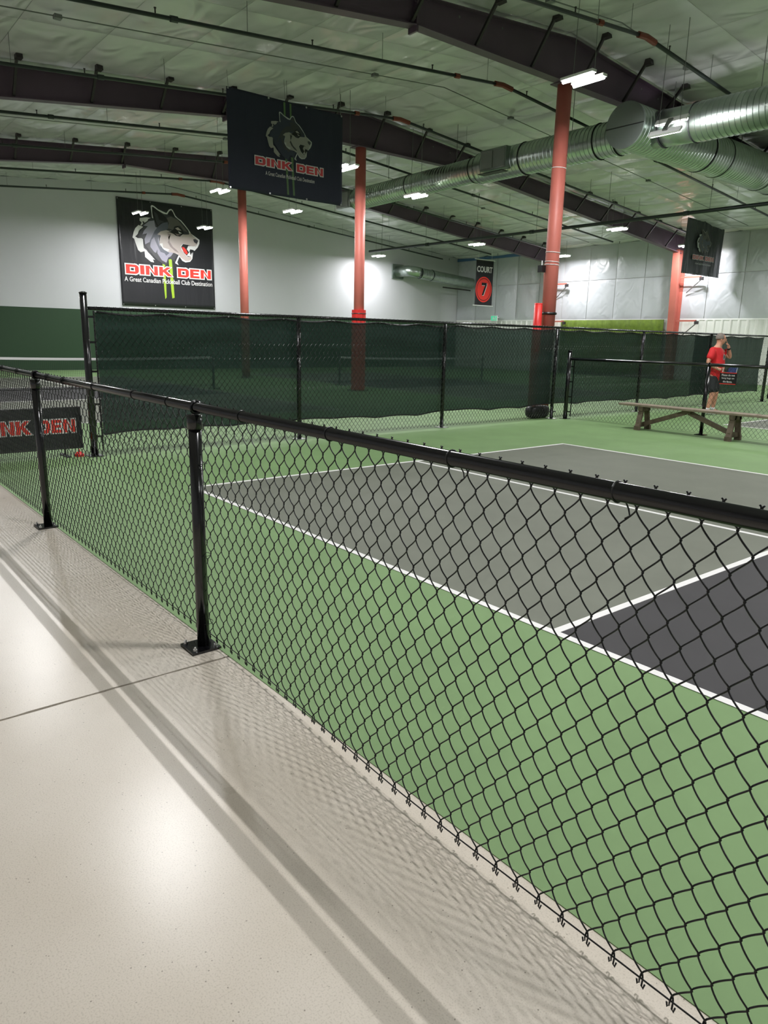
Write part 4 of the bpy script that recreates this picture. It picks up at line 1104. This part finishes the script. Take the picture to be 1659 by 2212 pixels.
# face, turned towards his left so that it shows in profile
hd = bpy.data.objects.new('head_pivot', None)
HC = Vector((.045, .012, 1.66))
ha = math.radians(30)
def HP(x, y, z):   # head frame to man frame
    return HC + Vector((x * math.cos(ha) - y * math.sin(ha), x * math.sin(ha) + y * math.cos(ha), z))
def blob(name, c, rx, ry, rz_, m, parent, n=10):
    mb = MB()
    def fn(u, v):
        a = 2 * math.pi * u; b = math.pi * (v - .5)
        return HP(c[0] + rx * math.cos(b) * math.cos(a), c[1] + ry * math.cos(b) * math.sin(a), c[2] + rz_ * math.sin(b))
    mb.grid(fn, n * 2, n)
    me = bpy.data.meshes.new(name); me.from_pydata(mb.v, [], mb.f); me.materials.append(m)
    me.polygons.foreach_set('use_smooth', [True] * len(me.polygons))
    o = bpy.data.objects.new(name, me); COL.objects.link(o); o.parent = parent
    return o
def local(mb, name, m, parent, smooth=True):
    me = bpy.data.meshes.new(name); me.from_pydata(mb.v, [], mb.f); me.materials.append(m)
    me.polygons.foreach_set('use_smooth', [smooth] * len(me.polygons))
    o = bpy.data.objects.new(name, me); COL.objects.link(o); o.parent = parent
    return o
bpy.data.objects.remove(hd)
blob('face', (.022, 0, -.01), .088, .074, .115, SKIN, body, 14)
blob('nose', (.108, 0, -.012), .022, .014, .024, SKIN, body)
for s in (-1, 1):
    blob('ear', (-.005, s * .078, -.01), .02, .01, .032, SKIN, body)
    blob('eye', (.092, s * .030, .018), .010, .012, .007, P_DGREY, body, 6)
blob('mouth', (.098, 0, -.055), .010, .024, .005, mat('lips', srgb(170, 96, 88), rough=.5), body, 6)
mb = MB()
def hair(u, v):
    a = math.radians(62 + 236 * u); b = math.radians(-18 + 88 * v)
    return HP(-.006 + .102 * math.cos(b) * math.cos(a), .090 * math.cos(b) * math.sin(a), .028 + .108 * math.sin(b))
mb.grid(hair, 28, 12)
ho = local(mb, 'hair', HAIR, man)
s_ = ho.modifiers.new('thickness', 'SOLIDIFY'); s_.thickness = .012
gl = MB()
for s in (-1, 1):
    gl.tube([HP(.108 - .004 * math.cos(k * .6) ** 2, s * .034 + .022 * math.cos(k * 2 * math.pi / 12), .016 + .017 * math.sin(k * 2 * math.pi / 12)) for k in range(12)], .0025, 5, closed=True)
    gl.tube([HP(.104, s * .056, .02), HP(.05, s * .079, .02), HP(-.005, s * .083, .016)], .0025, 5)
gl.tube([HP(.11, -.012, .02), HP(.113, 0, .022), HP(.11, .012, .02)], .0025, 5)
local(gl, 'glasses', P_BLACK, man)
# clothing
sn = ['hem', 'belly', 'chest', 'upper', 'collar', 'rs', 'rsl', 'ls', 'lsl']
sp = [(.0, 0, .70), (.04, 0, 1.04), (.025, 0, 1.28), (.0, 0, 1.41), (.012, 0, 1.47), (-.02, -.19, 1.415), (-.07, -.262, 1.20), (0, .19, 1.415), (.125, .285, 1.315)]
shirt = skin_obj('red_tshirt', sp, [(0, 1), (1, 2), (2, 3), (3, 4), (3, 5), (5, 6), (3, 7), (7, 8)], [(.20, .185), (.205, .19), (.19, .16), (.14, .115), (.07, .07), .095, .085, .095, .082], SHIRT, man)
hn = [(0, 0, .95), (0, 0, .84), (0, -.10, .76), (.04, -.118, .47), (0, .10, .76), (.05, .118, .47)]
skin_obj('black_shorts', hn, [(0, 1), (1, 2), (2, 3), (1, 4), (4, 5)], [(.165, .14), (.165, .145), .118, .115, .118, .115], SHORTS, man)
for s, a, tp in ((-1, 'ra', 'rt'), (1, 'la', 'lt')):
    ax, ay, az = J[a]; tx, ty, tz = J[tp]
    d = (Vector((tx, ty, 0)) - Vector((ax, ay, 0))).normalized()
    A = Vector((ax, ay, 0))
    skin_obj('shoe', [A - d * .06 + Vector((0, 0, .05)), A + d * .03 + Vector((0, 0, .055)), A + d * .13 + Vector((0, 0, .042)), A + d * .21 + Vector((0, 0, .034))], [(0, 1), (1, 2), (2, 3)], [(.046, .05), (.048, .055), (.05, .042), (.04, .032)], SHOE, man)
    local(MB().tube([A + Vector((0, 0, .09)), A + Vector((.004, 0, .15))], [.05, .047], 12), 'sock', SHOE, man)
wv = Vector(J['lw']); dv = (Vector(J['lh']) - Vector(J['le'])).normalized()
local(MB().tube([wv - dv * .018, wv + dv * .018], .041, 14), 'wrist_watch', P_BLACK, man)
# print on the shirt: small wolf badge on the chest
pr = Print((.168, -.035, 1.27), (.12, .99, 0), (0, 0, 1), (1, -.1, .05)); pr.l = .008
pr.poly([(-.055, .01), (-.03, .075), (.0, .06), (.05, .03), (.06, -.01), (.03, -.05), (.0, -.085), (-.04, -.04)], P_WHITE); pr.up(.002)
pr.poly([(-.045, .01), (-.025, .06), (.0, .05), (.04, .02), (.02, -.02), (.0, -.07), (-.03, -.03)], P_DGREY); pr.up(.002)
pr.poly([(.0, .015), (.04, .018), (.03, -.03), (.005, -.01)], P_SLATE)
o = pr.build('shirt_badge', None)
o.parent = man
# paddle in his right hand
pc = Vector((.24, -.2, 1.0))
pad = thing('pickleball_paddle', (0, 0, 0), 'blue pickleball paddle held at the waist by the man in red', 'paddle')
pad.location = man.matrix_world @ Vector((0, 0, 0)) if False else Vector((-1.27, 13.06, .003))
pad.rotation_euler = (0, 0, math.radians(12))
dv = Vector((.55, .83, -.05)).normalized(); uv = Vector((.35, -.25, .9)).normalized()
sv_ = dv.cross(uv).normalized(); uv = sv_.cross(dv)
blade = [(.10, -.04), (.13, -.085), (.18, -.1), (.32, -.1), (.355, -.085), (.37, -.05), (.37, .05), (.355, .085), (.32, .1), (.18, .1), (.13, .085), (.10, .04)]
local(MB().prism(blade, pc - sv_ * .006, dv, uv, .012), 'blade', PADDLE, pad, False)
local(MB().tube([pc - dv * .03, pc + dv * .12], .016, 10), 'grip', P_BLACK, pad)
local(MB().tube([pc + dv * a + uv * b for a, b in blade], .008, 6, closed=True), 'edge_guard', P_BLACK, pad)
